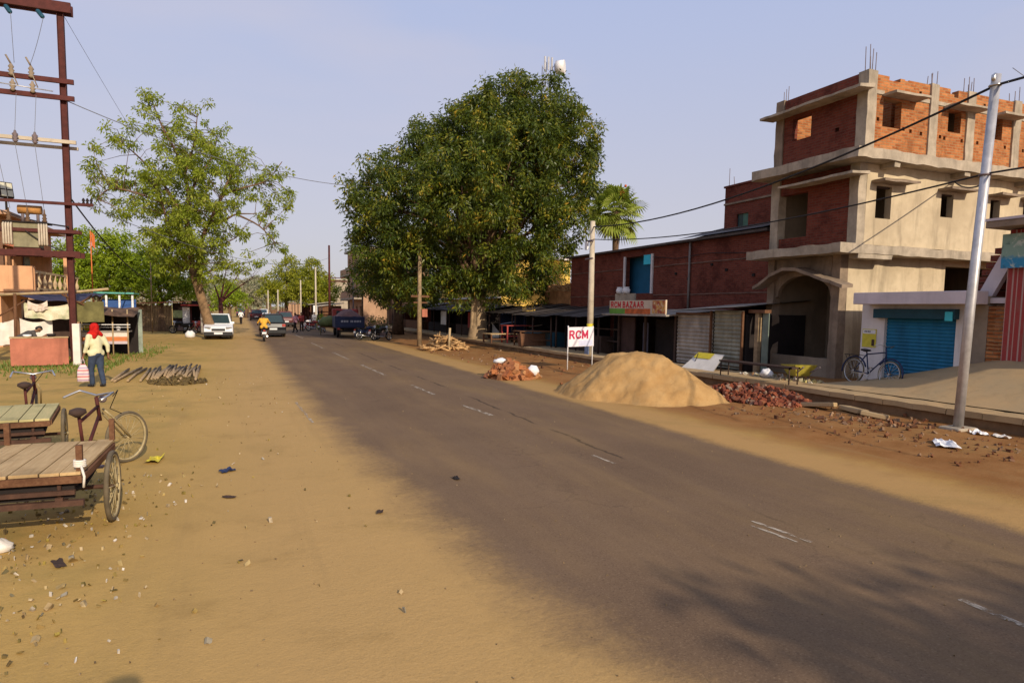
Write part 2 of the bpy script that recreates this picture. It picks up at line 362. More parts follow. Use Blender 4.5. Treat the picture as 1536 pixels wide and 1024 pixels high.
M['blue'] = mat('blue_paint', (.03, .085, .26), .7, .15, 3., grime=.2)
M['tarp'] = mat('dark_tarpaulin', (.035, .025, .035), .6, .3, 3.)
M['cloth_w'] = mat('off_white_cloth', (.70, .64, .55), .9, .12, 3.)
M['terra'] = mat('terracotta_panel', (.42, .145, .085), .85, .2, 1.8, grime=.45, streak=True)
# ------------------------------------------------------------------ ground, road, path
def nz(x, y, s=1., o=0.): return noise.noise(Vector((x * s + o, y * s, o * 1.7)))
def sst(x, a, b):
    t = min(1, max(0, (x - a) / (b - a))); return t * t * (3 - 2 * t)
def gz(x, y):
    z = 0
    if x > 8.2: z += .10 * sst(x, 8.4, 12.6) + sst(x, 8.2, 9.6) * (.035 * nz(x, y, .9, 3) + .025 * nz(x, y, 2.3, 9)) + .26 * sst(x, 12.95, 13.4)
    if x < -.2: z += sst(-x, .2, 1.7) * (.02 * nz(x, y, .5, 5) + .014 * nz(x, y, 1.9, 7))
    return z
def lin(a, b, st): return list(np.arange(a, b, st))
gx = [-1600, -700, -300, -140, -70, -40, -25] + lin(-16, 0, .33) + lin(0, 8, .8) + lin(8, 14, .22) + lin(14, 24, 1.) + [26, 32, 45, 80, 160, 320, 700, 1600]
gy = [-400, -100, -40, -20, -12] + lin(-8, 34, .33) + lin(34, 70, 1.2) + lin(70, 160, 6.) + [180, 230, 300, 420, 600, 900, 1700]
mb = MB(); W = len(gx)
mb.v = [(x, y, gz(x, y)) for y in gy for x in gx]
mb.f = [(j * W + i, j * W + i + 1, (j + 1) * W + i + 1, (j + 1) * W + i) for j in range(len(gy) - 1) for i in range(W - 1)]
mb.sm = [True] * len(mb.f)
tag(mb.build('ground', M['ground']), kind='structure')
ry = [-40, -20, -10] + lin(-6, 40, 1.) + lin(40, 100, 5.) + lin(100, 260, 20.)
def bend(y): return -.00011 * max(0, y - 45) ** 2           # the road swings a little to the left far off
mb = MB(); rx = [-.15, .5, 1.2, 2.4, 4.4, 6.4, 7.3, 7.7, 8.15]; rz = [-.012, .004] + [.005] * 5 + [.004, -.012]
mb.v = [(x + bend(y), y, z) for y in ry for x, z in zip(rx, rz)]; W = len(rx)
mb.f = [(j * W + i, j * W + i + 1, (j + 1) * W + i + 1, (j + 1) * W + i) for j in range(len(ry) - 1) for i in range(W - 1)]; mb.sm = [False] * len(mb.f)
tag(mb.build('road', M['road']), kind='structure')
mb = MB()
def dash(x0, y0, x1, y1, w):
    d = Vector((x1 - x0, y1 - y0, 0)).normalized(); a = Vector((d.y, -d.x, 0)) * w / 2
    p, q = Vector((x0, y0, .0095)), Vector((x1, y1, .0095)); mb.add([p - a, p + a, q + a, q - a], [(0, 1, 2, 3)])
for a in [(5.13, 1.6, 5.15, 3.32, .07), (5.07, 4.7, 4.99, 5.42, .05), (4.93, 4.75, 4.88, 5.3, .045), (4.80, 12.8, 4.68, 14.4, .10), (4.56, 16.3, 4.5, 18.6, .10), (4.34, 21.6, 4.27, 25.8, .11),
          (4.2, 28.5, 4.12, 33, .1), (4.04, 36, 3.98, 42, .11), (3.98, 48, 3.9, 54, .11), (1.24, 13.0, 1.15, 15.9, .055), (4.97, 8.2, 4.94, 8.8, .05)]: dash(*a)
tag(mb.build('road_marking', M['paint']), kind='structure')

mb = MB(); ys = lin(6.0, 76, .7)
for k in range(len(ys) - 1):
    y0, y1 = ys[k], ys[k + 1] - .012
    j = .02 * nz(0, y0, 1.1, 2); mb.box(12.80 + j, 14.32, y0, y1, .285, .400 + .01 * nz(3, y0, .9, 4))
tag(roughen(mb.build('path', M['path']), .012, .5), kind='structure')
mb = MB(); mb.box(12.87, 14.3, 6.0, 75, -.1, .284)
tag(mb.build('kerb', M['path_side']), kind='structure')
def rampz(x, y): return .405 + min(1, max(0, (x - 13.4) / 2.2)) * .86 * min(1, max(0, (13.1 - y) / 3.5)) + .012 * nz(x, y, 2.)
mb = MB(); mb.grid(lambda u, v: (13.45 + 2.3 * u, 3 + 10.1 * v, rampz(13.45 + 2.3 * u, 3 + 10.1 * v)), 12, 30)
tag(mb.build('ramp_path', M['path']), kind='structure')

# ------------------------------------------------------------------ unfinished three-storey building
B = thing('unfinished_building', 'tall unfinished three-storey building with raw brick top floor and bare concrete frame', 'building', (15.6, 13.9, 0))
BX, BY = 15.6, 13.9
class WB(MB):                                   # builder that takes world coordinates and stores them relative to a root
    def __init__(s, root): super().__init__(); s.o = root.location.copy()
    def build(s, name, mat, parent=None, **k):
        s.v = [(p[0] - s.o.x, p[1] - s.o.y, p[2] - s.o.z) for p in s.v]
        ra = k.pop('rough', 0) or (.016 if name in ('window_ledge', 'long_ledge', 'entry_ledge', 'arched_ledge', 'arch_infill', 'beam_end', 'parapet') else 0)
        o = super().build(name, mat, parent, **k); return roughen(o, ra) if ra else o
# ground floor
w = WB(B); w.wall('y', 14.0, .2, 15.9, 23.6, 0, 3.87, [(19.9, 23.2, 2.9, 3.7)]); w.build('ground_floor_wall', M['cream'], B)
for i, (y0, y1) in enumerate(((14.0, 14.28), (16.5, 16.78))):
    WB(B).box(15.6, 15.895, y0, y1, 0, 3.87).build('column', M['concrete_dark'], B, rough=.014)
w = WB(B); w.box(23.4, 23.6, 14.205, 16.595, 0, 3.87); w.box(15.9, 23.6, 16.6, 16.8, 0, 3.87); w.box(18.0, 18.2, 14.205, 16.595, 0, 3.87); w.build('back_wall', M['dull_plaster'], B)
WB(B).box(15.66, 15.84, 14.285, 16.495, .2, .92).build('parapet', M['dull_plaster'], B)
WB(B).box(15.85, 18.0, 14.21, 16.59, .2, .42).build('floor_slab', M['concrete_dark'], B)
w = WB(B)                                       # infill with a round arch between the columns
arc = [(14.285, 3.0)] + [(15.39 + 1.02 * math.cos(t), 2.72 + .62 * math.sin(t)) for t in [math.pi * k / 14 for k in range(15)]][::1] + [(16.495, 3.0)]
lo = [(14.285, 2.72)] + [(15.39 - 1.02 * math.cos(math.pi * k / 14), 2.72 + .62 * math.sin(math.pi * k / 14)) for k in range(15)] + [(16.495, 2.72)]
for k in range(len(lo) - 1):
    (a, za), (b, zb) = lo[k], lo[k + 1]
    if b - a < 1e-4: continue
    w.prism([(a, za), (b, zb), (b, 3.86), (a, 3.86)], 'x', 15.68, 15.82)
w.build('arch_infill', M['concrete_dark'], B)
pts = [(16.95, 3.02), (16.7, 3.12), (16.29, 3.38), (15.76, 3.55), (15.24, 3.53), (14.73, 3.36), (14.25, 3.2), (13.95, 3.12), (13.55, 2.98)]
w = WB(B)
for k in range(len(pts) - 1):
    (a, za), (b, zb) = pts[k], pts[k + 1]
    x0 = 15.12 + .06 * rnd.random(); w.add([(x0, a, za - .07), (15.598, a, za - .05), (15.598, a, za + .05), (x0, a, za + .02), (x0 + .02, b, zb - .07), (15.598, b, zb - .05), (15.598, b, zb + .05), (x0 + .02, b, zb + .02)],
          [(0, 1, 2, 3), (7, 6, 5, 4), (0, 4, 5, 1), (1, 5, 6, 2), (2, 6, 7, 3), (3, 7, 4, 0)])
w.build('arched_ledge', M['concrete_dark'], B)
# first slab and middle floor
w = WB(B); w.box(14.95, 23.7, 13.45, 17.05, 3.87, 4.12); w.build('first_slab', M['concrete'], B, rough=.022)
WB(B).box(15.64, 16.95, 13.47, 13.76, 3.74, 3.865).build('beam_end', M['concrete'], B)
w = WB(B); w.wall('y', 13.55, .2, 15.9, 23.6, 4.125, 6.3, [(16.27, 16.86, 4.86, 5.74), (18.88, 19.4, 5.06, 5.72), (21.05, 21.5, 5.0, 5.72), (22.6, 23.2, 5.0, 5.72)])
w.build('plastered_wall', M['cream'], B)
for x0, x1, z in ((16.08, 17.42, 5.80), (18.72, 19.95, 5.79), (20.9, 21.95, 5.80), (22.45, 23.5, 5.80)):
    w = WB(B); w.prism([(x0, z), (x0 + .74, z - .01), (x1, z + .02), (x1, z + .07), (x0, z + .07)], 'y', 13.12, 13.545)
    w.build('window_ledge', M['concrete_dark'], B)
    w = WB(B); a = x0 + (.17 if x1 - x0 > 1.1 else .13); w.box(a, a + .035, 13.6, 13.66, 4.9, z - .07); w.box(a, a + .6, 13.6, 13.66, z - .11, z - .07)
    w.build('window_frame', M['darkbrown'], B)
WB(B).box(15.6, 15.895, 13.55, 13.85, 4.125, 6.3).build('column', M['concrete'], B, rough=.012)
WB(B).box(15.6, 15.895, 16.45, 16.78, 4.125, 6.3).build('column', M['concrete'], B, rough=.012)
w = WB(B); w.wall('x', 15.66, .2, 13.855, 16.445, 4.125, 6.3, [(15.36, 16.45, 4.5, 5.82)]); w.build('brick_infill', M['brick_dark'], B)  # road side in the darker brick copy, shade put into the colour
w = WB(B); w.box(23.4, 23.6, 13.755, 16.595, 4.125, 6.3); w.box(15.9, 23.6, 16.6, 16.8, 4.125, 6.3); w.box(18.0, 18.2, 13.755, 16.595, 4.125, 6.3); w.build('inner_wall', M['dull_plaster'], B)
w = WB(B); w.prism([(15.0, 5.92), (15.655, 5.96), (15.655, 6.04), (15.0, 5.98)], 'y', 13.25, 15.9); w.build('entry_ledge', M['concrete'], B)
# second slab and open-topped brick floor
w = WB(B); w.box(14.92, 23.75, 13.05, 16.95, 6.30, 6.57); w.build('second_slab', M['concrete'], B, rough=.022)
for x in (16.35, 19.2, 22.1): WB(B).box(x, x + .22, 13.11, 13.548, 6.17, 6.297).build('beam_end', M['concrete'], B)
cols = (15.6, 18.02, 19.58, 21.65)
for x in cols: WB(B).box(x, x + .33, 13.43, 13.76, 6.575, 8.66 if x > 15.7 else 8.70).build('column', M['concrete'], B, rough=.012)
WB(B).box(15.6, 15.93, 16.42, 16.75, 6.575, 8.72).build('column', M['concrete_dark'], B, rough=.014)
hol = lambda x, z: (x, x + .10, z, z + .10)
holes = [(16.25, 16.95, 7.30, 8.03), (18.84, 19.38, 7.45, 8.05), (20.78, 21.22, 7.45, 8.08), (22.5, 23.0, 7.45, 8.08),
         hol(16.03, 7.42), hol(17.02, 7.27), hol(17.3, 7.24), hol(17.72, 7.22), hol(18.5, 7.22), hol(18.68, 7.2), hol(19.42, 7.2), hol(20.1, 7.22), hol(20.45, 7.2), hol(21.35, 7.22), hol(22.2, 7.2), hol(20.3, 8.3), hol(17.6, 8.3),
         (16.42, 16.84, 8.53, 9), (17.02, 17.18, 8.6, 9), (18.86, 19.02, 8.5, 9), (19.02, 19.2, 8.42, 9), (20.7, 20.95, 8.5, 9), (20.6, 20.7, 8.6, 9), (22.4, 22.6, 8.5, 9)]
w = WB(B); segs = [(15.935, 18.015), (18.355, 19.575), (19.915, 21.645), (21.985, 23.6)]
for a, b in segs: w.wall('y', 13.48, .2, a, b, 6.575, 8.63, [h for h in holes if a < (h[0] + h[1]) / 2 < b])
w.build('brick_wall', M['brick'], B)
for a, b in segs:
    w = WB(B)
    for p, q in ([(a, 16.24), (16.96, b)] if a < 16 else [(a, b)]): WB(B).box(p, q, 13.455, 13.476, 8.12, 8.22).build('lintel_band', M['concrete'], B)
for x0, x1 in ((16.18, 17.5), (18.62, 19.95), (20.6, 21.75), (22.35, 23.5)):
    WB(B).prism([(x0, 8.06), (x1, 8.08), (x1, 8.14), (x0, 8.12)], 'y', 13.02, 13.452).build('window_ledge', M['concrete'], B)
w = WB(B); w.wall('x', 15.64, .2, 13.765, 16.415, 6.575, 8.68, [(15.36, 16.08, 7.40, 8.05), (14.35, 14.5, 7.3, 7.42)]); w.build('brick_wall', M['brick_dark'], B)  # shaded side of the same wall, painted with the darker brick copy
w = WB(B); w.prism([(15.1, 8.14), (15.637, 8.16), (15.637, 8.26), (15.1, 8.21)], 'y', 13.25, 16.9); w.build('long_ledge', M['concrete'], B)
w = WB(B); w.box(15.85, 23.6, 16.5, 16.7, 6.575, 8.62); w.box(17.2, 17.4, 14.0, 16.49, 6.575, 8.3); w.build('back_wall', M['brick'], B)
WB(B).box(17.42, 23.55, 13.7, 16.49, 8.12, 8.24).build('added_roof_slab', M['concrete_dark'], B)  # unseen slab added to keep the rooms behind the windows dark
for cx, n in ((15.7, 5), (18.1, 4), (19.65, 5), (21.72, 3)):
    w = WB(B)
    for k in range(n):
        x = cx + .18 * (k % 2) + .02 * k; y = 13.5 + .18 * (k // 2 % 2); h = 8.66 + (.75 if cx < 16 else .5) * rnd.uniform(.55, 1)
        w.tube([(x, y, 8.6), (x + rnd.uniform(-.04, .04), y, h)], .011, 5)
    w.build('rebar', M['rebar'], B)
w = WB(B)
for k in range(3): w.tube([(15.7 + .08 * k, 16.55, 8.6), (15.7 + .09 * k, 16.55, 9.0 + .1 * k)], .01, 5)
w.build('rebar', M['rebar'], B)

# ------------------------------------------------------------------ white shop with blue shutter
S = thing('shop', 'small white single-storey shop with closed blue roller shutter', 'shop', (15.6, 11.6, 0))
w = WB(S); w.wall('x', 15.6, .2, 10.25, 13.2, .1, 2.48, [(10.62, 12.5, .1, 2.36)]); w.build('front_wall', M['white'], S)
for y in (13.0, 10.25): WB(S).box(15.805, 19.2, y, y + .2, .1, 2.48).build('side_wall', M['white'], S)
w = WB(S); w.box(15.605, 19.3, 9.95, 13.25, 2.485, 2.66); w.build('roof', M['concrete'], S)
WB(S).box(14.98, 15.6, 9.93, 12.98, 2.47, 2.77).build('canopy', M['lilac'], S, bevel=.015)
w = WB(S); n = 23
for k in range(n):
    z0 = .2 + k * 2.0 / n; z1 = z0 + 2.0 / n
    for i in range(4):
        a, b = i / 4, (i + 1) / 4
        xa, xb = 15.70 - .022 * math.sin(math.pi * a), 15.70 - .022 * math.sin(math.pi * b)
        w.add([(xa, 10.625, z0 + a * (z1 - z0)), (xa, 12.495, z0 + a * (z1 - z0)), (xb, 12.495, z0 + b * (z1 - z0)), (xb, 10.625, z0 + b * (z1 - z0))], [(0, 1, 2, 3)], True)
w.build('shutter', M['shutter'], S)
WB(S).box(15.42, 15.597, 10.55, 12.72, 2.12, 2.36).build('shutter_box', M['teal_dark'], S, bevel=.01)
WB(S).box(15.38, 15.418, 10.58, 10.76, 2.08, 2.30).build('lamp_box', M['cyan'], S, bevel=.01)
PO = thing('poster', 'yellow and white poster on the white shop wall left of the shutter', 'poster', (15.59, 12.98, 1.55))
w = WB(PO); w.box(15.582, 15.597, 12.72, 13.14, 1.34, 1.82); w.build('poster_sheet', mat('yellow_poster', (.60, .50, .05), .7, .12, 8.), PO)
w = WB(PO); w.box(15.577, 15.581, 12.74, 13.12, 1.70, 1.80); w.build('poster_header', M['bag'], PO)
w = WB(PO)
for k in range(4): w.box(15.573, 15.576, 13.07 - .05 * k - .03, 13.07 - .05 * k, 1.735, 1.775)
w.box(15.573, 15.576, 12.76, 12.84, 1.38, 1.55); w.build('poster_print', M['darkbrown'], PO)
# rough wall between shop and red building, steps behind
RW = thing('rough_wall', 'stub of grey plastered wall with exposed broken brick end beside the shop', 'wall', (15.65, 10, 0))
WB(RW).box(15.63, 15.9, 9.93, 10.24, .3, 2.46).build('plaster_face', M['dull_plaster'], RW)
w = WB(RW)
for k in range(16): w.box(15.62 + .03 * rnd.random(), 15.9, 9.56 + .05 * rnd.random(), 9.925, 1.0 + k * .09, 1.0 + k * .09 + .075)
w.build('brick_end', M['brick'], RW)
ST = thing('staircase', 'open brick staircase with slanted pale side beam rising beside the red striped building', 'stairs', (15.9, 9.9, 2.6))
w = WB(ST)
for k in range(7): w.box(15.95, 17.0, 10.02 - k * .085, 10.10 - k * .085 + .5, 2.66 + k * .16, 2.66 + k * .16 + .13)
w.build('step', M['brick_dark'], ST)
w = WB(ST); w.beam((15.85, 10.16, 2.62), (15.85, 9.50, 3.95), .14, .30); w.build('stringer', M['lilac'], ST)
WB(ST).box(15.7, 17.0, 9.6, 10.15, 2.50, 2.62).build('landing', M['lilac'], ST)
# red striped building
RB = thing('striped_building', 'red and white striped building front with hanging picture panel, cut by the frame', 'building', (15.6, 8, 0))
SCM = (band_mat('red_white_column', [(0, (.30, .04, .035)), (.44, (.42, .24, .20)), (.54, (.30, .04, .035)), (.84, (.40, .24, .2))], 'y', .21, .04))
for y in (9.12, 6.4): WB(RB).box(15.55, 15.95, y, y + .42, 1.2, 4.08).build('striped_column', SCM, RB)
w = WB(RB); w.box(17.0, 22, 3.0, 9.5, 1.2, 4.08); w.build('wall', M['red'], RB)
WB(RB).box(15.7, 22, 3.0, 9.54, -.1, 1.2).build('plinth', M['concrete_dark'], RB)
w = WB(RB); w.box(15.02, 22.2, 3.0, 9.74, 4.10, 4.24); w.build('canopy', M['concrete_dark'], RB, bevel=.015)
WB(RB).box(15.0, 22.2, 2.98, 9.76, 4.245, 4.30).build('roof_edge', M['lilac'], RB)
w = WB(RB); w.box(15.40, 15.44, 6.3, 9.60, 3.25, 3.98)
t = NT('painted_panel'); sp = t.n('ShaderNodeSeparateXYZ'); t.l(t.pos(), sp.inputs[0]); nn = t.noise(t.pos(), 5, 5, .6, 1.)
zz = t.math('ADD', sp.outputs[2], t.math('MULTIPLY', t.math('SUBTRACT', nn, .5), .22))
c = t.mix(t.smooth(zz, 3.42, 3.52), (.03, .22, .38), (.22, .33, .26)); c = t.mix(t.smooth(nn, .52, .66), c, (.45, .50, .42)); c = t.mix(t.math('MULTIPLY', t.smooth(t.noise(t.pos(), 9), .55, .7), .6), c, (.04, .09, .08)); t.bsdf(c, .6)
w.build('picture_panel', t.m, RB)
WB(RB).box(16.9, 16.97, 7.0, 9.0, 1.22, 3.4).build('doorway_shade', M['dark'], RB)  # dark slab stands in for the shade inside the open door

# ------------------------------------------------------------------ brick house behind, with the blue balcony recess, and taller block
H1 = thing('brick_house', 'long dark brick house with blue painted balcony recess behind the sign shop', 'house', (17, 25, 0))
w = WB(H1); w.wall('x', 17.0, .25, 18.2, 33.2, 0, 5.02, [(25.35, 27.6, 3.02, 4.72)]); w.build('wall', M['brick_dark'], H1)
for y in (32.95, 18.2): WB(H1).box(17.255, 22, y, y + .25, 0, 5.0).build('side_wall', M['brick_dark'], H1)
w = WB(H1)
for z in (2.9, 4.15): w.box(16.97, 16.996, 18.2, 25.2, z, z + .05); w.box(16.97, 16.996, 27.75, 33.2, z, z + .05)
w.build('plaster_band', mat('dirty_mortar_band', (.16, .085, .06), .95, .4, 2.), H1, rough=.012)
w = WB(H1); w.tube([(16.93, 22.6, 5.0), (16.93, 22.6, 2.2)], .045, 8); w.build('drain_pipe', mat('grey_pipe', (.2, .17, .15), .7), H1)
w = WB(H1); w.tube([(16.95, 25.2, 4.6), (16.94, 23.5, 4.42), (16.95, 21.5, 4.5), (16.95, 18.3, 4.3)], .012, 5); w.build('wall_cable', M['wire'], H1)
for k in range(5): y = 18.9 + k * 1.15 + (k % 2) * .3; WB(H1).box(16.955, 16.997, y, y + .12, 3.5 + .25 * (k % 3), 3.6 + .25 * (k % 3)).build('painted_putlog_hole', M['dark'], H1)  # dark blocks paint the shade inside scaffold holes
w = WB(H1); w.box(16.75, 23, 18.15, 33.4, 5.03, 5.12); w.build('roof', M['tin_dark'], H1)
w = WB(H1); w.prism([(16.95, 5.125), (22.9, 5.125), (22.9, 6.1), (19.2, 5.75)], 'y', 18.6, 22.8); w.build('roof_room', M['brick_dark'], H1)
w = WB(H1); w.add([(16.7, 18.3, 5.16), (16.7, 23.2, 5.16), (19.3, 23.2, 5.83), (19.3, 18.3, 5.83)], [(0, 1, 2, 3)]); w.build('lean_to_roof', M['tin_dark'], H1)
w = WB(H1); w.box(17.55, 17.6, 25.3, 28.6, 3.01, 4.75); w.build('recess_wall', mat('deep_blue_wall', (.014, .105, .19), .8, .15, 1.5), H1)
w = WB(H1); w.box(17.26, 18.0, 25.25, 28.6, 2.86, 3.0); w.build('recess_floor', M['concrete_dark'], H1)
for y in (25.3, 27.58): WB(H1).box(16.92, 16.994, y - .06, y + .06, 3.0, 4.75).build('white_post', M['white'], H1)
WB(H1).box(16.9, 16.992, 25.37, 25.9, 4.3, 4.72).build('curtain', M['cyan'], H1)
H2 = thing('brick_block', 'taller dark brick block with small green window beside the unfinished building', 'house', (18.5, 21, 0))
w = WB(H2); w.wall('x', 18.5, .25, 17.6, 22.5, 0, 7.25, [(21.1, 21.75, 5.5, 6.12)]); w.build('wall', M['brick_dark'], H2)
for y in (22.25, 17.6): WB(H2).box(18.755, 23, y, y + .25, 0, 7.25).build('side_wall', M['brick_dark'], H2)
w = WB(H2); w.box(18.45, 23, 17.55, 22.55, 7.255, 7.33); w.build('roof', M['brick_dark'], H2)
WB(H2).box(18.44, 18.497, 17.6, 22.5, 6.55, 6.62).build('plaster_band', M['concrete_dark'], H2)
w = WB(H2); w.box(18.55, 18.6, 21.1, 21.43, 5.5, 6.12); w.build('window_shutter', mat('green_shutter', (.08, .16, .11), .7), H2)
w = WB(H2); w.box(18.56, 18.6, 21.44, 21.75, 5.5, 6.12); w.build('window_pane', M['glass'], H2)
w = WB(H2); w.tube([(18.6, 22.4, 7.3), (18.6, 22.4, 8.05)], .012, 5); w.tube([(18.7, 22.2, 7.3), (18.7, 22.25, 7.7)], .012, 5); w.build('rebar', M['rebar'], H2)

# ------------------------------------------------------------------ signboard shop, corrugated shed, dark market sheds
K = thing('signboard_shop', 'dark open-fronted wooden shop stall under the red lettered signboard', 'shop', (14.5, 22, .36))
w = WB(K); w.box(16.6, 16.7, 20.0, 24.1, .3, 2.2); w.box(14.6, 16.6, 20.0, 20.1, .3, 2.1); w.box(14.6, 16.6, 24.0, 24.1, .3, 2.1); w.build('wall', M['darkbrown'], K)
w = WB(K); w.prism([(13.95, 2.03), (16.9, 2.26), (16.9, 2.31), (13.95, 2.08)], 'y', 19.85, 24.4); w.build('roof', M['tin'], K)
for y in (20.05, 22.0, 23.95): WB(K).box(14.5, 14.58, y - .05, y + .05, .3, 2.06).build('post', M['darkbrown'], K)
w = WB(K); w.box(15.2, 15.26, 20.7, 22.3, .36, 1.9); w.build('shelf_back', M['dark'], K)
w = WB(K)
for k in range(3): w.box(14.9, 14.93, 22.35 + .14 * k, 22.44 + .14 * k, .45, 1.75)
w.build('hanging_strip', mat('grey_blue_strip', (.09, .085, .11), .7), K)
w = WB(K); w.box(14.62, 14.68, 22.9, 23.95, .36, 1.95); w.build('door_panel', mat('brown_door', (.055, .028, .022), .8), K)
w = WB(K)
for z in (.9, 1.4): w.box(14.55, 14.61, 24.1, 26.0, z, z + .05)
w.build('rail', M['darkbrown'], K)
SG = thing('signboard', 'long red lettered signboard with green and orange bands above the dark shop', 'sign', (14.1, 22, 2.3))
w = WB(SG); w.box(14.06, 14.12, 20.05, 23.95, 2.09, 2.62); w.build('board', mat('pale_board', (.56, .45, .33), .7, .2, 1.2, grime=.2), SG)
w = WB(SG); w.box(14.048, 14.058, 22.75, 23.93, 2.10, 2.30); w.build('green_band', mat('green_band', (.13, .30, .04), .7, .2), SG)
w = WB(SG); w.box(14.048, 14.058, 21.0, 22.748, 2.10, 2.30); w.build('orange_band', mat('orange_band', (.52, .12, .03), .7, .4, 5.), SG)
w = WB(SG); w.box(14.046, 14.057, 20.07, 20.85, 2.13, 2.60)
t = NT('picture_print'); nn = t.noise(t.pos(), 6, 4); c = t.mix(t.smooth(nn, .35, .65), (.55, .30, .08), (.30, .05, .03)); c = t.mix(t.smooth(t.noise(t.pos(), 11), .55, .7), c, (.6, .5, .35)); t.bsdf(c, .6)
w.build('picture_print', t.m, SG)
STROKES = {'R': [[(0, 0), (0, 1)], [(0, 1), (.45, 1), (.62, .9), (.65, .76), (.62, .62), (.45, .5), (0, .5)], [(.34, .5), (.68, 0)]], 'C': [[(.72, .8), (.6, .94), (.38, 1), (.16, .93), (.03, .72), (0, .5), (.03, .28), (.16, .07), (.38, 0), (.6, .06), (.72, .2)]],
    'M': [[(0, 0), (0, 1)], [(0, 1), (.4, .2)], [(.4, .2), (.8, 1)], [(.8, 1), (.8, 0)]], 'B': [[(0, 0), (0, 1)], [(0, 1), (.4, 1), (.56, .9), (.56, .66), (.4, .53), (0, .53)], [(.4, .53), (.62, .42), (.62, .12), (.44, 0), (0, 0)]], 'A': [[(0, 0), (.36, 1)], [(.36, 1), (.72, 0)], [(.14, .34), (.58, .34)]], 'Z': [[(0, 1), (.62, 1)], [(.62, 1), (0, 0)], [(0, 0), (.62, 0)]]}
def lettering(s, parent, mat_, at, right, up, out, hgt, gap, wd, sx=1.):
    right, up, out = Vector(right), Vector(up), Vector(out); p = Vector(at); m = MB(); k = 0
    for ch in s:
        if ch == ' ': p = p + right * hgt * .45; continue
        mx = max(a for st in STROKES[ch] for a, _ in st)
        for st in STROKES[ch]:
            P = [p + right * a * hgt * sx + up * b * hgt for a, b in st]; k += 1; d = out * (.002 + .0007 * (k % 7)); n = len(P); L_, R2 = [], []
            for i in range(n):
                t_ = (P[min(i + 1, n - 1)] - P[max(i - 1, 0)]).normalized(); s_ = out.cross(t_) * wd / 2; e_ = t_ * wd * .45 * (-1 if i == 0 else (1 if i == n - 1 else 0)); L_.append(P[i] + s_ + d + e_); R2.append(P[i] - s_ + d + e_)
            m.add(L_ + R2, [(i, i + 1, n + i + 1, n + i) for i in range(n - 1)])
        p = p + right * (mx * hgt * sx + gap)
    m.v = [tuple(Vector(v) - parent.location) for v in m.v]; o = m.build('lettering', mat_, parent, fix=False); return o
lettering('RCM BAZAAR', SG, mat('sign_red', (.50, .02, .03), .6, .1, bump=0), (14.055, 23.80, 2.355), (0, -1, 0), (0, 0, 1), (-1, 0, 0), .20, .10, .055, 1.15)
# carved grey panel with two white pots above the signboard
PN = tag(MB().box(-.05, .05, -.75, .75, 0, .52).build('panel', M['concrete'], loc=(15.2, 24.6, 2.42)), 'grey concrete panel standing behind the top of the signboard', 'panel')
for y, dz in ((25.05, 0), (24.55, .02)):
    p = MB().lathe((0, 0, 0), [(.11, 0), (.16, .05), (.17, .16), (.12, .24), (.14, .28)], 12).build('flower_pot', M['bag'], loc=(15.2, y, 2.941))
    tag(p, 'small white pot on the grey panel, ' + ('nearer the cement pole' if y > 25 else 'farther from the cement pole'), 'pot', 'white pots above the signboard')

def corr(mbx, fn, along, across, pitch, amp):     # corrugated sheet: fn(s,t,d) -> point
    n = max(4, int(along / pitch * 4)); 
    for k in range(n):
        a, b = k / n * along, (k + 1) / n * along
        da, db = amp * math.sin(2 * math.pi * a / pitch), amp * math.sin(2 * math.pi * b / pitch)
        mbx.add([fn(a, 0, da), fn(a, across, da), fn(b, across, db), fn(b, 0, db)], [(0, 1, 2, 3)], True)
CS = thing('corrugated_shed', 'grey shed clad in horizontal corrugated tin sheets', 'shed', (14.5, 18, .36))
w = WB(CS); corr(w, lambda s_, t_, d: (14.5 + d, 17.95 + t_, .42 + s_), 1.75, 1.95, .13, .016); w.build('tin_cladding', M['tin'], CS)
w = WB(CS); corr(w, lambda s_, t_, d: (14.53 + d, 16.55 + t_, .42 + s_), 1.85, 1.39, .13, .016); w.build('tin_cladding', mat('greenish_tin', (.30, .285, .21), .6, .3, 2., metal=.3, grime=.5, streak=True), CS)
w = WB(CS); w.box(14.6, 17, 16.5, 19.92, .3, 2.15); w.build('inner_wall', M['dark'], CS)
w = WB(CS); w.add([(14.15, 16.4, 2.36), (14.15, 19.95, 2.22), (17.2, 19.95, 2.5), (17.2, 16.4, 2.62)], [(0, 1, 2, 3)]); w.add([(14.15, 16.4, 2.39), (14.15, 19.95, 2.25), (17.2, 19.95, 2.53), (17.2, 16.4, 2.65)], [(0, 1, 2, 3)]); w.build('roof', M['tin'], CS)
for y in (16.5, 18.0): WB(CS).box(14.40, 14.47, y - .03, y + .03, .36, 2.25).build('frame_post', M['wood_red'], CS)
WB(CS).box(14.40, 14.47, 18.04, 19.9, 2.12, 2.18).build('frame_rail', M['wood_red'], CS)
FP = thing('timber_gateway', 'rough wooden post and lintel frame between tin shed and unfinished building', 'frame', (14.7, 16.0, .36))
WB(FP).box(14.65, 14.78, 16.05, 16.2, .36, 2.2).build('post', M['bark_light'], FP)
WB(FP).box(14.6, 14.85, 15.75, 16.45, 2.2, 2.3).build('lintel', M['wood_red'], FP)
WB(FP).box(14.72, 14.75, 15.7, 15.95, .36, 2.2).build('board', mat('grey_green_board', (.16, .19, .15), .8, .25), FP)

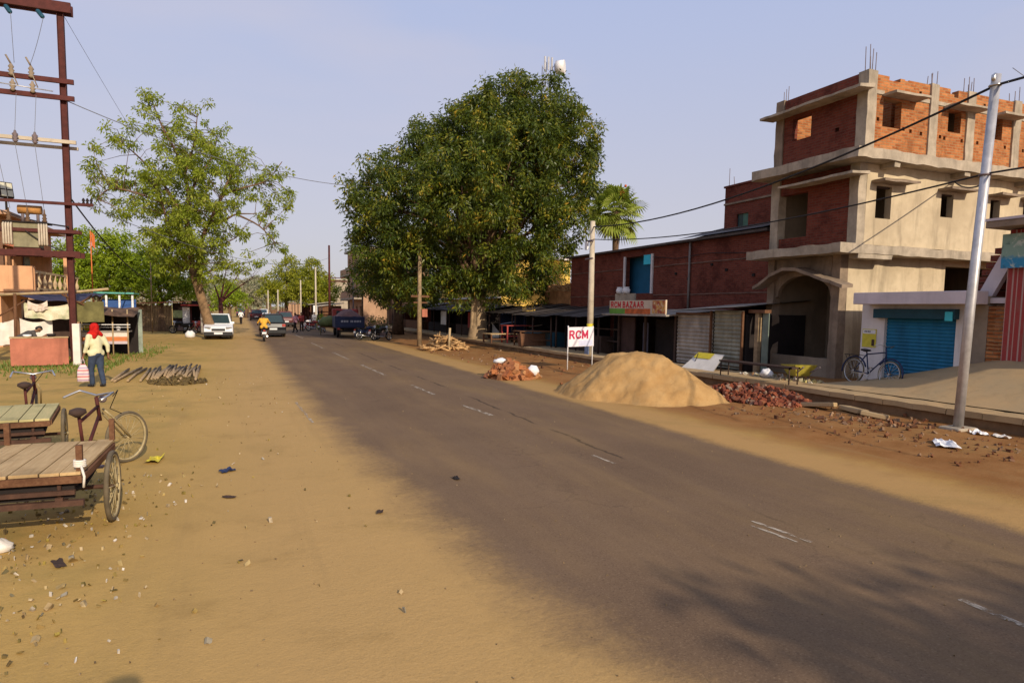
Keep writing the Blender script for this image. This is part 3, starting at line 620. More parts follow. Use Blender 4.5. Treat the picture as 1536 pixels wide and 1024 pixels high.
def shed(y0, y1, h, label, roofm, front=13.75, back=17.2, wallm='dark', counter=None, post='darkbrown', cloth=None):
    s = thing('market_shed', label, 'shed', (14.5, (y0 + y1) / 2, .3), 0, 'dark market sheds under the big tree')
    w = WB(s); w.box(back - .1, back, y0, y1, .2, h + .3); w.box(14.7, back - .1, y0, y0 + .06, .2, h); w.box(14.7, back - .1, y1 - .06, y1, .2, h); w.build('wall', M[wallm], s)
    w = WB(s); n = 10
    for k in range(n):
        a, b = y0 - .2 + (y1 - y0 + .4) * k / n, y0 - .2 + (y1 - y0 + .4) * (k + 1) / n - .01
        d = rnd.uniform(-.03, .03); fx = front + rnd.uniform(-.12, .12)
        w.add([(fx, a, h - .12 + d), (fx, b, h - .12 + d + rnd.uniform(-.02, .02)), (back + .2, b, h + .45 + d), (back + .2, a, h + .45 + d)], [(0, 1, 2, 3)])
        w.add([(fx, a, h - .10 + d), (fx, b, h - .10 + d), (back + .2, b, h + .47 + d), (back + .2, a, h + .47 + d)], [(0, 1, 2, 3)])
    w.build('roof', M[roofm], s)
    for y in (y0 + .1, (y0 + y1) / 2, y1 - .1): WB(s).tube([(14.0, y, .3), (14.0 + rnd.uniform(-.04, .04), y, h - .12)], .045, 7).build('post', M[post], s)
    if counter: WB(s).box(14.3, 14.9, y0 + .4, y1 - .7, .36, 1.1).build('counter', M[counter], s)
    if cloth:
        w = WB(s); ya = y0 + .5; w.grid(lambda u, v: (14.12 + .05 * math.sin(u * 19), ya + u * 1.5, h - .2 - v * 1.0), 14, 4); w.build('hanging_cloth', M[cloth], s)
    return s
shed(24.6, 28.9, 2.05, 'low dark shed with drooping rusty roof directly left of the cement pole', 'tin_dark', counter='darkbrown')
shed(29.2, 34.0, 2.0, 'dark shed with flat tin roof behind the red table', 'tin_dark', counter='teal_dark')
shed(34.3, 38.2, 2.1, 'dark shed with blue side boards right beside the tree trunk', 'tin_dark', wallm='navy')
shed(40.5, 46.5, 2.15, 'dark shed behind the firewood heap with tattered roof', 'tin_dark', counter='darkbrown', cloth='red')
shed(47.0, 54.0, 2.2, 'long shed with pale tin roof edge behind the parked motorcycles', 'tin_dark', counter='dark', cloth='cloth_w')  # roof tin darkened to paint in the shade beneath the tree
shed(55.0, 66.0, 2.3, 'farthest long brown shed behind the parked truck', 'tin_dark', wallm='brick_dark', counter='wood_red')  # roof darkened likewise, tree shade put into the tin colour

# yellow house, thatched brick ruin and storeyed houses seen through and beyond the big tree
YH = thing('yellow_house', 'bright yellow plastered house glimpsed behind the big tree', 'house', (19.5, 56, 0))
w = WB(YH); w.wall('x', 19, .25, 49, 66, 0, 6.2, [(52, 53.2, 3.6, 5.0), (57, 58.2, 3.6, 5.0), (62, 63.2, 3.6, 5.)]); w.box(19.255, 25, 49, 49.25, 0, 6.2); w.box(19.255, 25, 65.7, 66, 0, 6.2)
w.build('wall', mat('ochre_yellow_plaster', (.66, .43, .09), .9, .12, 1., grime=.25, streak=True), YH)
WB(YH).box(18.6, 25.3, 48.7, 66.3, 6.21, 6.4).build('roof', M['white'], YH)
for y in (52, 57, 62): WB(YH).box(19.3, 19.33, y - .1, y + 1.3, 3.5, 5.1).build('window', M['dark'], YH)
WB(YH).box(18.7, 18.99, 49, 66, 3.05, 3.2).build('ledge', M['white'], YH)
RU = thing('brick_ruin', 'crumbling orange brick hut topped with dry thatch between tree and brick house', 'hut', (16.6, 36.5, 0))
w = WB(RU); w.box(17.4, 20, 33.6, 37.5, 0, 3.2)
for k in range(14): y = 33.6 + k * .28; w.box(17.4, 17.7, y, y + .26, 3.2, 3.25 + .5 * abs(math.sin(k * 1.7)))
w.build('wall', mat('ochre_mud_brick', (.40, .19, .075), .95, .35, 2.5, bump=.5, grime=.4), RU)
w = WB(RU)
for k in range(260):
    y = rnd.uniform(33.5, 36.0); x = rnd.uniform(16.9, 18.6); z = 3.25 + .6 * (1 - ((y - 34.7) / 1.3) ** 2) * rnd.random()
    w.tube([(x, y, z), (x + rnd.uniform(-.4, .2), y + rnd.uniform(-.3, .3), z + rnd.uniform(-.1, .35))], .014, 3)
w.build('thatch', mat('dry_straw', (.46, .27, .11), .95, .3, 6.), RU)
def house(y0, y1, x, h, label, wm, st=2):
    b = thing('street_house', label, 'house', (x, (y0 + y1) / 2, 0), 0, 'houses far down the right side')
    wins = [(y0 + .8 + k * 2.6, y0 + 1.9 + k * 2.6, s * 3.1 + 1.0, s * 3.1 + 2.3) for s in range(st) for k in range(int((y1 - y0) / 2.6))]
    w = WB(b); w.wall('x', x, .3, y0, y1, 0, h, wins); w.box(x + .305, x + 7, y0, y0 + .3, 0, h); w.box(x + .305, x + 7, y1 - .3, y1, 0, h); w.build('wall', M[wm], b)
    w = WB(b); w.box(x - .4, x + 7.2, y0 - .3, y1 + .3, h + .005, h + .2); w.build('roof', M['concrete'], b)
    for s in range(1, st): WB(b).box(x - 1.0, x - .005, y0, y1, s * 3.1 - .1, s * 3.1 + .08).build('balcony', M['concrete'], b)
    for q in wins: WB(b).box(x + .2, x + .24, q[0] - .01, q[1] + .01, q[2] - .01, q[3] + .01).build('window', M['glass'], b)
    w = WB(b)
    for s in range(1, st): w.box(x - .98, x - .92, y0, y1, s * 3.1 + .09, s * 3.1 + .8)
    w.build('railing', M['pink_dark'], b)
house(70, 79, 11.8, 6.3, 'two-storey beige house with balcony just left of the big tree', 'pink_dark')
house(81, 92, 13.5, 9.2, 'three-storey brown house farther down behind the mast', 'pink_dark', 3)
house(68.5, 69.8, 14.5, 3.4, 'narrow low hut with brown wall wedged before the beige house', 'darkbrown', 1)
house(110, 125, 13., 6.4, 'grey house beyond the roadside trees', 'concrete')
TW = thing('antenna_tower', 'tall lattice mobile tower with white drum dish rising behind the tree', 'tower', (35, 75, 0))
w = WB(TW)
for sx, sy in ((-.55, -.55), (.55, -.55), (.55, .55), (-.55, .55)): w.tube([(35 + sx * 2.2, 75 + sy * 2.2, 0), (34.75 + sx, 75 + sy, 31.4)], .06, 5)
for k in range(22):
    z0 = k * 1.42; f = 2.2 - 1.2 * z0 / 31.4; g = 2.2 - 1.2 * (z0 + 1.42) / 31.4; c0 = 35 - .25 * z0 / 31.4
    for a, b in (((-1, -1), (1, -1)), ((1, -1), (1, 1)), ((1, 1), (-1, 1)), ((-1, 1), (-1, -1))):
        w.tube([(c0 + a[0] * .55 * f, 75 + a[1] * .55 * f, z0), (c0 + b[0] * .55 * g, 75 + b[1] * .55 * g, z0 + 1.42)], .035, 4)
        w.tube([(c0 + a[0] * .55 * f, 75 + a[1] * .55 * f, z0), (c0 + b[0] * .55 * f, 75 + b[1] * .55 * f, z0)], .035, 4)
w.build('lattice', mat('grey_lattice', (.35, .35, .38), .6), TW)
w = WB(TW); w.tube([(35.3, 74.0, 30.8), (36.1, 73.4, 30.8)], [.78, .78], 22); w.build('dish', M['bag'], TW)
for q in (-.9, 0, .9): WB(TW).box(34.2 + q * .5, 34.4 + q * .5, 74.0, 74.12, 30.4, 31.9).build('panel_antenna', mat('grey_antenna', (.4, .4, .42), .6), TW)
for y0, y1, x, h, lb, wm in ((83, 88, 9.2, 2.3, 'low brown roadside stall under the first yellow green trees', 'wood_red'), (90, 97, 8.8, 2.5, 'low dark roadside stall farther along under the yellow green trees', 'darkbrown'), (100, 112, 8.0, 2.6, 'long reddish roadside stall row far down the right side', 'rust'), (118, 135, 7.4, 2.8, 'farthest pale roadside stall row on the right side', 'pink_dark')):
    s = thing('roadside_stall', lb, 'stall', (x, (y0 + y1) / 2, 0)); w = WB(s); w.box(x + 2, x + 2.2, y0, y1, 0, h); w.box(x, x + 2, y0, y0 + .1, 0, h); w.build('wall', M[wm], s)
    w = WB(s); w.prism([(x - .6, h - .1), (x + 2.5, h + .3), (x + 2.5, h + .38), (x - .6, h - .02)], 'y', y0 - .3, y1 + .3); w.build('roof', M['tin'], s)
    for y in (y0 + .1, (y0 + y1) / 2, y1 - .1): WB(s).tube([(x - .3, y, 0), (x - .3, y, h - .05)], .06, 6).build('post', M['wood_red'], s)
    WB(s).box(x, x + .6, y0 + .5, y1 - .5, 0, .9).build('counter', M['rust'], s)
# ------------------------------------------------------------------ right-hand verge
def wheel(parent, c, axis, R, tyre_r, spokes=14, name='wheel', rimm='rim', sw=.0035):
    w = thing(name, None, None, c); w.parent = parent
    MB().ring((0, 0, 0), axis, R - tyre_r, tyre_r, 32, 6).build('tyre', M['rubber'], w)
    MB().ring((0, 0, 0), axis, R - tyre_r * 2.0, tyre_r * .6, 32, 5, 1.5).build('rim', M[rimm], w)
    m = MB(); ax = Vector(axis).normalized(); a = ax.orthogonal().normalized(); b = ax.cross(a)
    m.tube([-ax * .05, ax * .05], .022, 8)
    for k in range(spokes):
        t = 2 * math.pi * k / spokes; d = a * math.cos(t) + b * math.sin(t)
        m.tube([ax * (.03 if k % 2 else -.03) , d * (R - tyre_r * 2.2)], sw, 4)
    m.build('spokes', M[rimm], w); return w

sand = MB()
def sandz(x, y):
    dx, dy = (x - 9.58) / 1.88, (y - 14.85) / 2.0
    th = math.atan2(dy, dx); r = math.hypot(dx, dy) * (1 + .10 * math.sin(2 * th + .6) + .07 * math.sin(3 * th + 2) + .04 * math.sin(7 * th))
    s = max(0, 1.12 - r); z = 1.42 * max(0, s - .12) - .34 * sst(s, .72, 1.15) + .10 * sst(s, 0, .25)
    z += (.07 * nz(x, y, 1.5, 1) + .045 * nz(x, y, 4.2, 6) + .022 * nz(x, y, 11, 2)) * sst(s, 0, .2)
    return gz(x, y) - .03 + max(0, z) * 1.02
sand.grid(lambda u, v: (6.9 + 5.9 * u, 11.8 + 5.9 * v, sandz(6.9 + 5.9 * u, 11.8 + 5.9 * v)), 130, 130)
t = NT('building_sand'); p = t.pos(); n = t.noise(p, 2.2, 6, .65); n2 = t.noise(p, 22, 5, .7)
c = t.mix(t.smooth(n, .3, .7), (.365, .205, .073), (.445, .27, .108)); c = t.mix(t.math('MULTIPLY', t.smooth(n2, .55, .75), .4), c, (.25, .125, .04))
t.bsdf(c, .95, 0, t.bump(t.math('ADD', n, n2), .5, .04), .1)
o = sand.build('sand_pile', t.m); tag(o, 'large heap of golden building sand dumped beside the road', 'sand pile', kind='thing')

def chunk(m, c, s, r, smooth=False):
    from mathutils import Euler
    rot = Euler((r.uniform(0, 6), r.uniform(0, 6), r.uniform(0, 6))).to_matrix(); q = []
    for x in (-1, 1):
        for y in (-1, 1):
            for z in (-1, 1): q.append(Vector(c) + rot @ Vector((x * s[0] * r.uniform(.35, .55), y * s[1] * r.uniform(.35, .55), z * s[2] * r.uniform(.35, .55))))
    m.add(q, [(0, 1, 3, 2), (4, 6, 7, 5), (0, 4, 5, 1), (2, 3, 7, 6), (0, 2, 6, 4), (1, 5, 7, 3)], smooth)
def isl_mat(name, cols, rough=.9):
    t = NT(name); g = t.n('ShaderNodeNewGeometry'); r = t.n('ShaderNodeValToRGB'); e = r.color_ramp.elements
    while len(e) < len(cols): e.new(.5)
    for i, c in enumerate(cols): e[i].position = i / (len(cols) - 1); e[i].color = (*c, 1)
    t.l(g.outputs['Random Per Island'], r.inputs[0]); n = t.noise(t.pos(), 14, 4)
    t.bsdf(t.mix(t.math('MULTIPLY', t.smooth(n, .45, .7), .5), r.outputs[0], mul(cols[0], .5)), rough, 0, t.bump(n, .4, .02), .15); return t.m
M['rubble'] = isl_mat('brick_rubble', [(.11, .03, .018), (.25, .07, .032), (.18, .05, .028), (.28, .105, .05), (.14, .04, .028), (.34, .25, .17)])
m = MB(); r = random.Random(3)
for k in range(1300):
    a, q = r.uniform(0, 6.28), math.sqrt(r.random()); x = 11.65 + .85 * q * math.cos(a) + .32 * q * math.sin(a); y = 12.95 - 1.55 * q * math.sin(a) + .3 * q * math.cos(a)
    hgt = .34 * (1 - q * q); s = r.uniform(.03, .115); chunk(m, (x, y, gz(x, y) + hgt * r.uniform(.3, 1) + .02), (s * 1.6, s, s * .8), r)
tag(m.build('brick_rubble', M['rubble']), 'heap of broken red brick between sand pile and steel pole', 'rubble', kind='stuff')
m = MB(); r = random.Random(11)
for k in range(330):
    x, y = r.uniform(9.6, 12.7), r.uniform(6.2, 12.2); s = r.uniform(.012, .05) * (1.6 if r.random() < .12 else 1); chunk(m, (x, y, gz(x, y) + s * .2), (s * 1.5, s, s * .7), r)
for k in range(90):
    x, y = r.gauss(11.7, .5), r.gauss(9.3, .5); s = r.uniform(.025, .085); chunk(m, (x, y, gz(x, y) + s * .25), (s * 1.6, s, s * .6), r)
for k in range(120):
    x, y = r.uniform(8.6, 12.6), r.uniform(16, 34); s = r.uniform(.03, .09); chunk(m, (x, y, gz(x, y) + s * .2), (s * 1.5, s, s * .7), r)
tag(m.build('rubble', isl_mat('mixed_stones', [(.09, .04, .02), (.20, .08, .035), (.14, .06, .03), (.30, .19, .11), (.13, .08, .05)])), 'stones and brick bits scattered over the red earth verge', 'stones', kind='stuff')
r = random.Random(5)
for k, (x, y, L, a) in enumerate(((11.95, 11.2, .9, .2), (12.2, 10.4, .7, -.3), (12.05, 9.75, .5, .5))):
    m = MB(); m.obox((0, 0, .07), (.28, L, .1), (.12 * (k - 1), .1, 0))
    tag(m.build('slab_fragment', M['path'], loc=(x, y, gz(x, y)), bevel=.02), ('longest broken kerb slab fragment by the path edge', 'middle sized broken kerb slab lying behind the steel pole', 'smallest broken slab piece nearest the steel pole foot')[k], 'slab', 'broken kerb slabs').rotation_euler = (0, 0, a)

# silver pole and overhead cables
SP = thing('steel_pole', 'tall silver tubular steel pole standing in the verge at right', 'pole', (12.3, 8.2, .1))
m = MB(); m.tube([(0, 0, 0), (0, -.06, 2.2), (-.0, -.22, 6.3)], [.085, .083, .075], 16); m.build('shaft', M['steel'], SP)
MB().box(-.26, .26, -.2, .2, -.06, .06).build('footing', M['concrete'], SP, bevel=.03)
m = MB(); m.ring((-.02, -.22, 6.24), (0, 1, 0), .055, .035, 14, 6); m.ring((0, -.21, 6.12), (0, 0, 1), .085, .02, 14, 5); m.build('insulator', M['chrome'], SP)
m = MB(); m.ring((0, -.15, 4.6), (0, 0, 1), .088, .018, 14, 5); m.build('clamp', M['rebar'], SP)
CP = thing('cement_pole', 'pale tapered cement pole with yellow band behind the white sign', 'pole', (13.4, 24.35, .38))
MB().tube([(0, 0, 0), (0, 0, 5.45)], [.14, .10], 10).build('shaft', M['pole'], CP)
MB().tube([(0, 0, .95), (0, 0, 1.28)], [.15, .147], 10).build('yellow_band', M['yellow'], CP)
m = MB(); m.box(-.16, -.10, -.3, .3, 4.6, 4.68); m.box(-.16, -.10, -.3, .3, 3.9, 3.96); m.build('bracket', M['rebar'], CP)
m = MB(); m.box(-.21, -.14, .05, .25, 4.3, 4.62); m.build('meter_box', M['bag'], CP)
m = MB(); m.obox((-.16, -.05, .4), (.02, .3, .75), (0, 0, .1)); m.build('pasted_poster', mat('blue_grey_poster', (.20, .25, .36), .7, .3, 6.), CP)
def cable(label, a, b, sag, rad=.012, mat_='wire', n=18, name='overhead_cable', group='overhead cables'):
    a, b = Vector(a), Vector(b); pts = []
    for i in range(n + 1):
        t = i / n; p = a.lerp(b, t); p.z -= sag * 4 * t * (1 - t); pts.append(p)
    m = MB(); m.tube(pts, rad, 5); o = m.build(name, M[mat_]); return tag(o, label, 'cable', group)
cable('thick black cable from steel pole top down to the cement pole', (12.3, 7.98, 6.22), (13.4, 24.35, 5.6), .55, .024)
cable('black cable leaving the steel pole top towards the right edge', (12.3, 7.98, 6.22), (11.4, -4, 6.9), .3, .024)
cable('lower black cable between steel pole clamp and cement pole', (12.3, 8.05, 4.72), (13.4, 24.35, 5.1), .35, .018)
cable('lower black cable leaving the steel pole clamp to the right', (12.3, 8.05, 4.72), (11.3, -4, 5.3), .25, .018)
cable('short service cable running from steel pole to the plastered wall', (12.3, 8.05, 4.55), (19.3, 13.5, 6.1), .12, .018)
cable('thin wire slanting over the top brick floor at far right', (21.5, 13.5, 9.6), (23.5, 12.0, 7.6), .02, .01, 'wire_thin')

# white RCM sign on two legs
RS = thing('sign', 'white board on two thin legs with red letters beside the sand pile', 'sign', (11.35, 21.3, .05))
MB().obox((0, 0, 1.21), (1.04, .03, .70), (0, R_(-1.5), 0)).build('board', mat('white_sign_board', (.74, .68, .70), .5, .06, 2., bump=0, grime=.12), RS)
for x in (-.50, .50): MB().tube([(x, .03, -.1), (x, .03, 1.6)], .02, 6).build('leg', M['bag'], RS)
m = MB(); m.obox((.19, -.019, .985), (.56, .006, .20), (0, R_(-1.5), 0)); m.build('pale_panel', mat('pale_blue_strip', (.55, .56, .70), .5, .08, 8., bump=0), RS)
lettering('RCM', RS, mat('letter_red', (.45, .015, .06), .5, .05, bump=0), (10.905, 21.280, 1.20), (1, 0, .026), (0, 0, 1), (0, -1, 0), .255, .085, .062, .95)

# brown rubble heap with white sack near the road
m = MB(); r = random.Random(8)
m.grid(lambda u, v: (7.3 + 1.5 * u, 19.0 + 1.5 * v, gz(7.3 + 1.5 * u, 19 + 1.5 * v) - .02 + .48 * max(0, 1 - ((u - .5) ** 2 + (v - .5) ** 2) * 4) ** .8), 16, 16)
for k in range(130):
    a, q = r.uniform(0, 6.28), math.sqrt(r.random()); s = r.uniform(.06, .2); chunk(m, (8.05 + .8 * q * math.cos(a), 19.7 + .75 * q * math.sin(a), .06 + .5 * (1 - q * q) * r.uniform(.6, 1.05)), (s * 1.4, s, s), r)
tag(m.build('rubble_heap', isl_mat('red_clay_lumps', [(.13, .05, .03), (.40, .15, .05), (.30, .10, .04), (.44, .22, .09), (.2, .07, .04)])), 'small heap of red brown clay lumps and bricks at the road edge', 'heap')
def sack(label, loc, s, matn='bag', name='plastic_sack', seed=1):
    r = random.Random(seed); m = MB(); m.ball((0, 0, s[2] * .8), s, 14, 10)
    m.v = [(x * (1 + .25 * nz(y * 3 / s[1] , z * 3 / s[2], 1, seed)), y * (1 + .25 * nz(x * 3 / s[0], z * 3 / s[2], 1, seed + 3)), max(0, z * (1 + .3 * nz(x * 2 / s[0], y * 2 / s[1], 1, seed + 5)))) for x, y, z in m.v]
    return tag(m.build(name, M[matn], loc=loc), label, 'sack')
sack('white plastic sack on the right side of the clay heap', (8.62, 19.35, .12), (.20, .18, .17), seed=2)
sack('crumpled pale sack on top left of the clay heap', (7.78, 20.05, .46), (.24, .2, .09), seed=5)

# firewood heap: every log
r = random.Random(21); lg = []
for k in range(5):
    m = MB(); L = r.uniform(.7, 1.2); rr = r.uniform(.03, .06)
    m.tube([(-L / 2, 0, 0), (-.1, r.uniform(-.05, .05), r.uniform(-.03, .03)), (L / 2, r.uniform(-.06, .06), 0)], [rr, rr * 1.1, rr * .75], 7); lg.append(m)
proto = []
for k in range(74):
    a, q = r.uniform(0, 6.28), math.sqrt(r.random()); x = 9.95 + 1.15 * q * math.cos(a); y = 34.0 + 1.0 * q * math.sin(a); z = gz(x, y) + .05 + .75 * (1 - q * q) * r.uniform(.25, 1.)
    if k < 5: o = lg[k].build('firewood_log', M['log']); proto.append(o)
    else: o = proto[k % 5].copy(); C.objects.link(o)
    o.location = (x, y, z); o.rotation_euler = (r.uniform(-.3, .3), r.uniform(-.55, .45), r.uniform(0, 3.14))
    tag(o, 'split log lying in the firewood heap by the rough wooden post', 'log', 'logs in the firewood heap')
o = MB().tube([(0, 0, 0), (.02, 0, .6), (.05, .0, 1.15)], [.07, .06, .06], 8).build('wooden_stake', M['bamboo'], loc=(10.0, 33.2, .05)); tag(o, 'upright pale stake in front of the firewood heap', 'stake')
m = MB(); m.tube([(0, 0, 0), (0, 0, 3.0), (.02, 0, 6)], [.14, .12, .09], 9); P6 = thing('wooden_pole', 'old wooden pole with crossarm and small box left of the firewood', 'pole', (9.45, 37.2, .05)); m.build('shaft', M['bark_light'], P6)
m = MB(); m.box(-.5, .55, -.06, .06, 2.75, 2.87); m.box(-.35, .45, -.05, .05, 2.42, 2.5); m.build('crossarm', M['wood_red'], P6); MB().box(.12, .42, -.16, -.02, 1.65, 2.1).build('box', M['terra'], P6)

# bench, yellow sack, white panel, bicycle on the path
BN = thing('bench', 'long dark metal frame bench standing on the path', 'bench', (12.98, 14.2, .40))
m = MB(); m.box(-.17, -.11, -1.35, 1.35, .40, .445); m.box(.11, .17, -1.35, 1.35, .40, .445); m.box(-.17, .17, -1.35, -1.30, .40, .445); m.box(-.17, .17, 1.3, 1.35, .4, .445)
for k in range(5): m.box(-.105 + k * .043, -.075 + k * .043, -1.3, 1.3, .41, .44)
m.build('seat', M['darkbrown'], BN)
for x in (-.14, .14):
    for y in (-1.3, 1.3): MB().tube([(x, y, 0), (x, y, .40)], .018, 6).build('leg', M['darkbrown'], BN)
m = MB()
for y in (-1.3, 1.3): m.tube([(-.14, y, .12), (.14, y, .12)], .012, 5)
m.build('stretcher', M['darkbrown'], BN)
WBW = thing('wheelbarrow', 'yellow wheelbarrow tray tipped beside the unfinished building column', 'wheelbarrow', (14.0, 13.75, .40), R_(70))
m = MB(); m.add([(-.45, -.3, .45), (.45, -.3, .40), (.45, .3, .40), (-.45, .3, .45), (-.25, -.18, .14), (.2, -.18, .12), (.2, .18, .12), (-.25, .18, .14)], [(0, 1, 5, 4), (1, 2, 6, 5), (2, 3, 7, 6), (3, 0, 4, 7), (4, 5, 6, 7)]); m.build('tray', mat('dull_yellow_tray', (.42, .35, .05), .7, .3, 5., grime=.4), WBW)
for q in (-1, 1): MB().tube([(-.75, q * .22, .42), (-.1, q * .15, .16), (.5, q * .05, .12)], .018, 6).build('handle', M['rebar'], WBW)
MB().ring((.5, 0, .15), (0, 1, 0), .11, .04, 18, 6).build('wheel', M['rubber'], WBW)
for q in (-1, 1): MB().tube([(-.2, q * .16, .15), (-.25, q * .2, 0)], .015, 5).build('leg', M['rebar'], WBW)
r = random.Random(9); m = MB()
for k in range(90):
    x, y = r.uniform(13.6, 14.25), r.uniform(12.9, 15.6); s = r.uniform(.03, .1); chunk(m, (x, y, .40 + s * .3), (s * 1.5, s, s * .7), r)
tag(m.build('debris', isl_mat('yellow_grey_debris', [(.40, .33, .10), (.5, .46, .40), (.30, .15, .08), (.22, .2, .1), (.46, .36, .22)])), 'loose yellowish rubbish and grit along the back of the path', 'debris', kind='stuff')
sack('small white sack lying behind the bench', (13.7, 14.6, .40), (.16, .2, .13), seed=9)
WP = thing('display_board', 'white sloping panel with yellow top leaning in dark frame by tin shed', 'board', (13.75, 17.4, .36))
m = MB(); m.add([(-.35, -.85, 0), (-.35, .75, 0), (.25, .62, .52), (.25, -.62, .52)], [(0, 1, 2, 3)]); m.add([(-.32, -.85, 0), (-.32, .75, 0), (.28, .62, .52), (.28, -.62, .52)], [(3, 2, 1, 0)]); m.build('panel', M['cloth_w'], WP)
m = MB(); m.add([(.04, -.2, .36), (.04, .62, .36), (.24, .62, .53), (.24, -.2, .53)], [(0, 1, 2, 3)]); m.build('yellow_sheet', M['yellow'], WP)
m = MB(); m.tube([(-.15, -.4, .1), (-.15, .35, .1), (.1, .45, .5)], .014, 5); m.build('frame', M['black'], WP)

def bicycle(label, loc, rz, lean, colm='navy', group=None):
    b = thing('bicycle', label, 'bicycle', loc, rz, group); b.rotation_euler = (lean, 0, rz)
    for x in (-.54, .54): wheel(b, (x, 0, .33), (0, 1, 0), .33, .02, 18, rimm='chrome')
    m = MB()
    for a, c in (((-.54, 0, .33), (-.08, 0, .29)), ((-.54, 0, .33), (-.2, 0, .78)), ((-.08, 0, .29), (-.22, 0, .86)), ((-.08, 0, .29), (.38, 0, .74)), ((-.2, 0, .78), (.36, 0, .86)), ((.40, 0, .66), (.34, 0, 1.0))): m.tube([a, c], .017, 7)
    m.build('frame', M[colm], b)
    m = MB()
    for y in (-.05, .05): m.tube([(.40, y, .66), (.44, y, .5), (.54, y, .33)], .012, 6)
    m.build('fork', M[colm], b)
    m = MB(); m.tube([(.22, -.29, .98), (.36, -.24, 1.04), (.36, 0, 1.0), (.36, .24, 1.04), (.22, .29, .98)], .012, 7); m.build('handlebar', M['chrome'], b)
    m = MB(); m.lathe((0, 0, 0), [(.02, -.03), (.10, 0), (.09, .035), (.03, .05)], 12); m.v = [(x * 1.35 - (.04 if abs(y) < .05 else 0) - .23, y * .9, z + .87) for x, y, z in m.v]; m.build('saddle', M['black'], b)
    for x, a0, a1 in ((-.54, 20, 190), (.54, -10, 150)): MB().tube([(x + .375 * math.cos(R_(q)), 0, .33 + .375 * math.sin(R_(q))) for q in range(a0, a1, 12)], .022, 5).build('mudguard', M[colm], b)
    m = MB(); m.box(-.85, -.30, -.07, .07, .735, .75); m.tube([(-.82, -.06, .74), (-.56, -.08, .33)], .008, 5); m.tube([(-.82, .06, .74), (-.56, .08, .33)], .008, 5); m.build('carrier', M['black'], b)
    m = MB(); m.ring((-.08, -.05, .29), (0, 1, 0), .09, .008, 20, 4); m.tube([(-.08, -.06, .29), (-.02, -.07, .14)], .01, 5); m.tube([(-.08, .06, .29), (-.14, .07, .44)], .01, 5); m.box(-.07, .03, -.17, -.08, .125, .15); m.box(-.19, -.09, .08, .17, .43, .455); m.box(-.54, -.08, -.066, -.058, .27, .29); m.build('crank', M['chrome'], b)
    m = MB(); m.tube([(-.45, .1, .28), (-.58, .22, .0)], .01, 5); m.build('kickstand', M['chrome'], b); return b
bicycle('dark blue roadster bicycle parked against the white shop wall', (14.75, 12.15, .42), R_(-93), R_(-6))

# tables and cots under the tree
def table(label, loc, rz, L, W_, H_, top, legs, slats=0):
    t_ = thing('wooden_table', label, 'table', loc, rz, 'tables under the big tree'); m = MB()
    if slats:
        for k in range(slats): m.box(-L / 2, L / 2, -W_ / 2 + k * W_ / slats, -W_ / 2 + (k + .8) * W_ / slats, H_ - .04, H_)
    else: m.box(-L / 2, L / 2, -W_ / 2, W_ / 2, H_ - .04, H_)
    m.build('tabletop', M[top], t_)
    for x in (-L / 2 + .08, L / 2 - .08):
        for y in (-W_ / 2 + .06, W_ / 2 - .06): MB().box(x - .035, x + .035, y - .035, y + .035, 0, H_ - .042).build('leg', M[legs], t_)
    m = MB(); m.box(-L / 2 + .08, L / 2 - .08, -W_ / 2 + .04, -W_ / 2 + .08, H_ * .35, H_ * .35 + .06); m.box(-L / 2 + .08, L / 2 - .08, W_ / 2 - .08, W_ / 2 - .04, H_ * .35, H_ * .35 + .06); m.build('rail', M[legs], t_); return t_
table('low slatted timber table, leftmost under the tree', (13.2, 33.8, .4), R_(8), 2.0, 1.0, .5, 'wood', 'wood_red', 6)
table('red painted table standing behind the low slatted one', (14.0, 33.6, .4), R_(4), 1.7, .8, .95, 'red', 'red')
table('brown timber table, rightmost by the dark shed', (13.7, 30.6, .4), R_(-5), 2.0, 1.1, .75, 'wood_red', 'wood_red')
m = MB(); m.box(-.8, .8, -.02, .02, 0, .62); o = tag(m.build('timber_board', M['wood_red'], loc=(13.35, 30.1, .42)), 'brown board leaning on the rightmost table', 'board'); o.rotation_euler = (R_(-12), 0, R_(8))
m = MB(); m.add([(0, 0, 0), (.9, .1, 0), (.15, .3, .9), (.05, .05, .85)], [(0, 1, 2), (0, 2, 3)]); o = tag(m.build('white_sheet', M['cloth_w'], loc=(14.0, 37.6, .41)), 'white triangular sheet leaning at the foot of the tree trunk', 'sheet')

# small litter
def scrap(name, label, cat, loc, s, matn, seed):
    r = random.Random(seed); m = MB()
    m.grid(lambda u, v: ((u - .5) * s[0] * (1 + .3 * nz(u * 3, v * 3, 1, seed)), (v - .5) * s[1] * (1 + .3 * nz(u * 3, v * 2, 1, seed + 4)), .012 + s[2] * abs(nz(u * 2.6, v * 2.6, 1, seed + 8))), 7, 6, False)
    o = m.build(name, M[matn], loc=(loc[0], loc[1], gz(loc[0], loc[1]) + (.006 if .2 < loc[0] < 7.95 else 0))); o.rotation_euler = (0, 0, r.uniform(0, 6)); return tag(o, label, cat)
scrap('plastic_bag', 'flattened white plastic bag on the earth in front of the steel pole', 'bag', (10.75, 7.36), (.55, .3, .16), 'bag', 1)
scrap('paper_scrap', 'white scrap to the right of the steel pole foot', 'scrap', (12.2, 7.75), (.25, .2, .14), 'bag', 2)
scrap('paper_scrap', 'dirty pale scrap nearest the right edge behind the plastic bag', 'scrap', (12.35, 7.45), (.3, .16, .08), 'cloth_w', 3)
scrap('yellow_scrap', 'bright yellow wrapper on the earth beside the cart wheel', 'scrap', (-1.15, 10.45), (.42, .18, .08), 'yellow', 4)
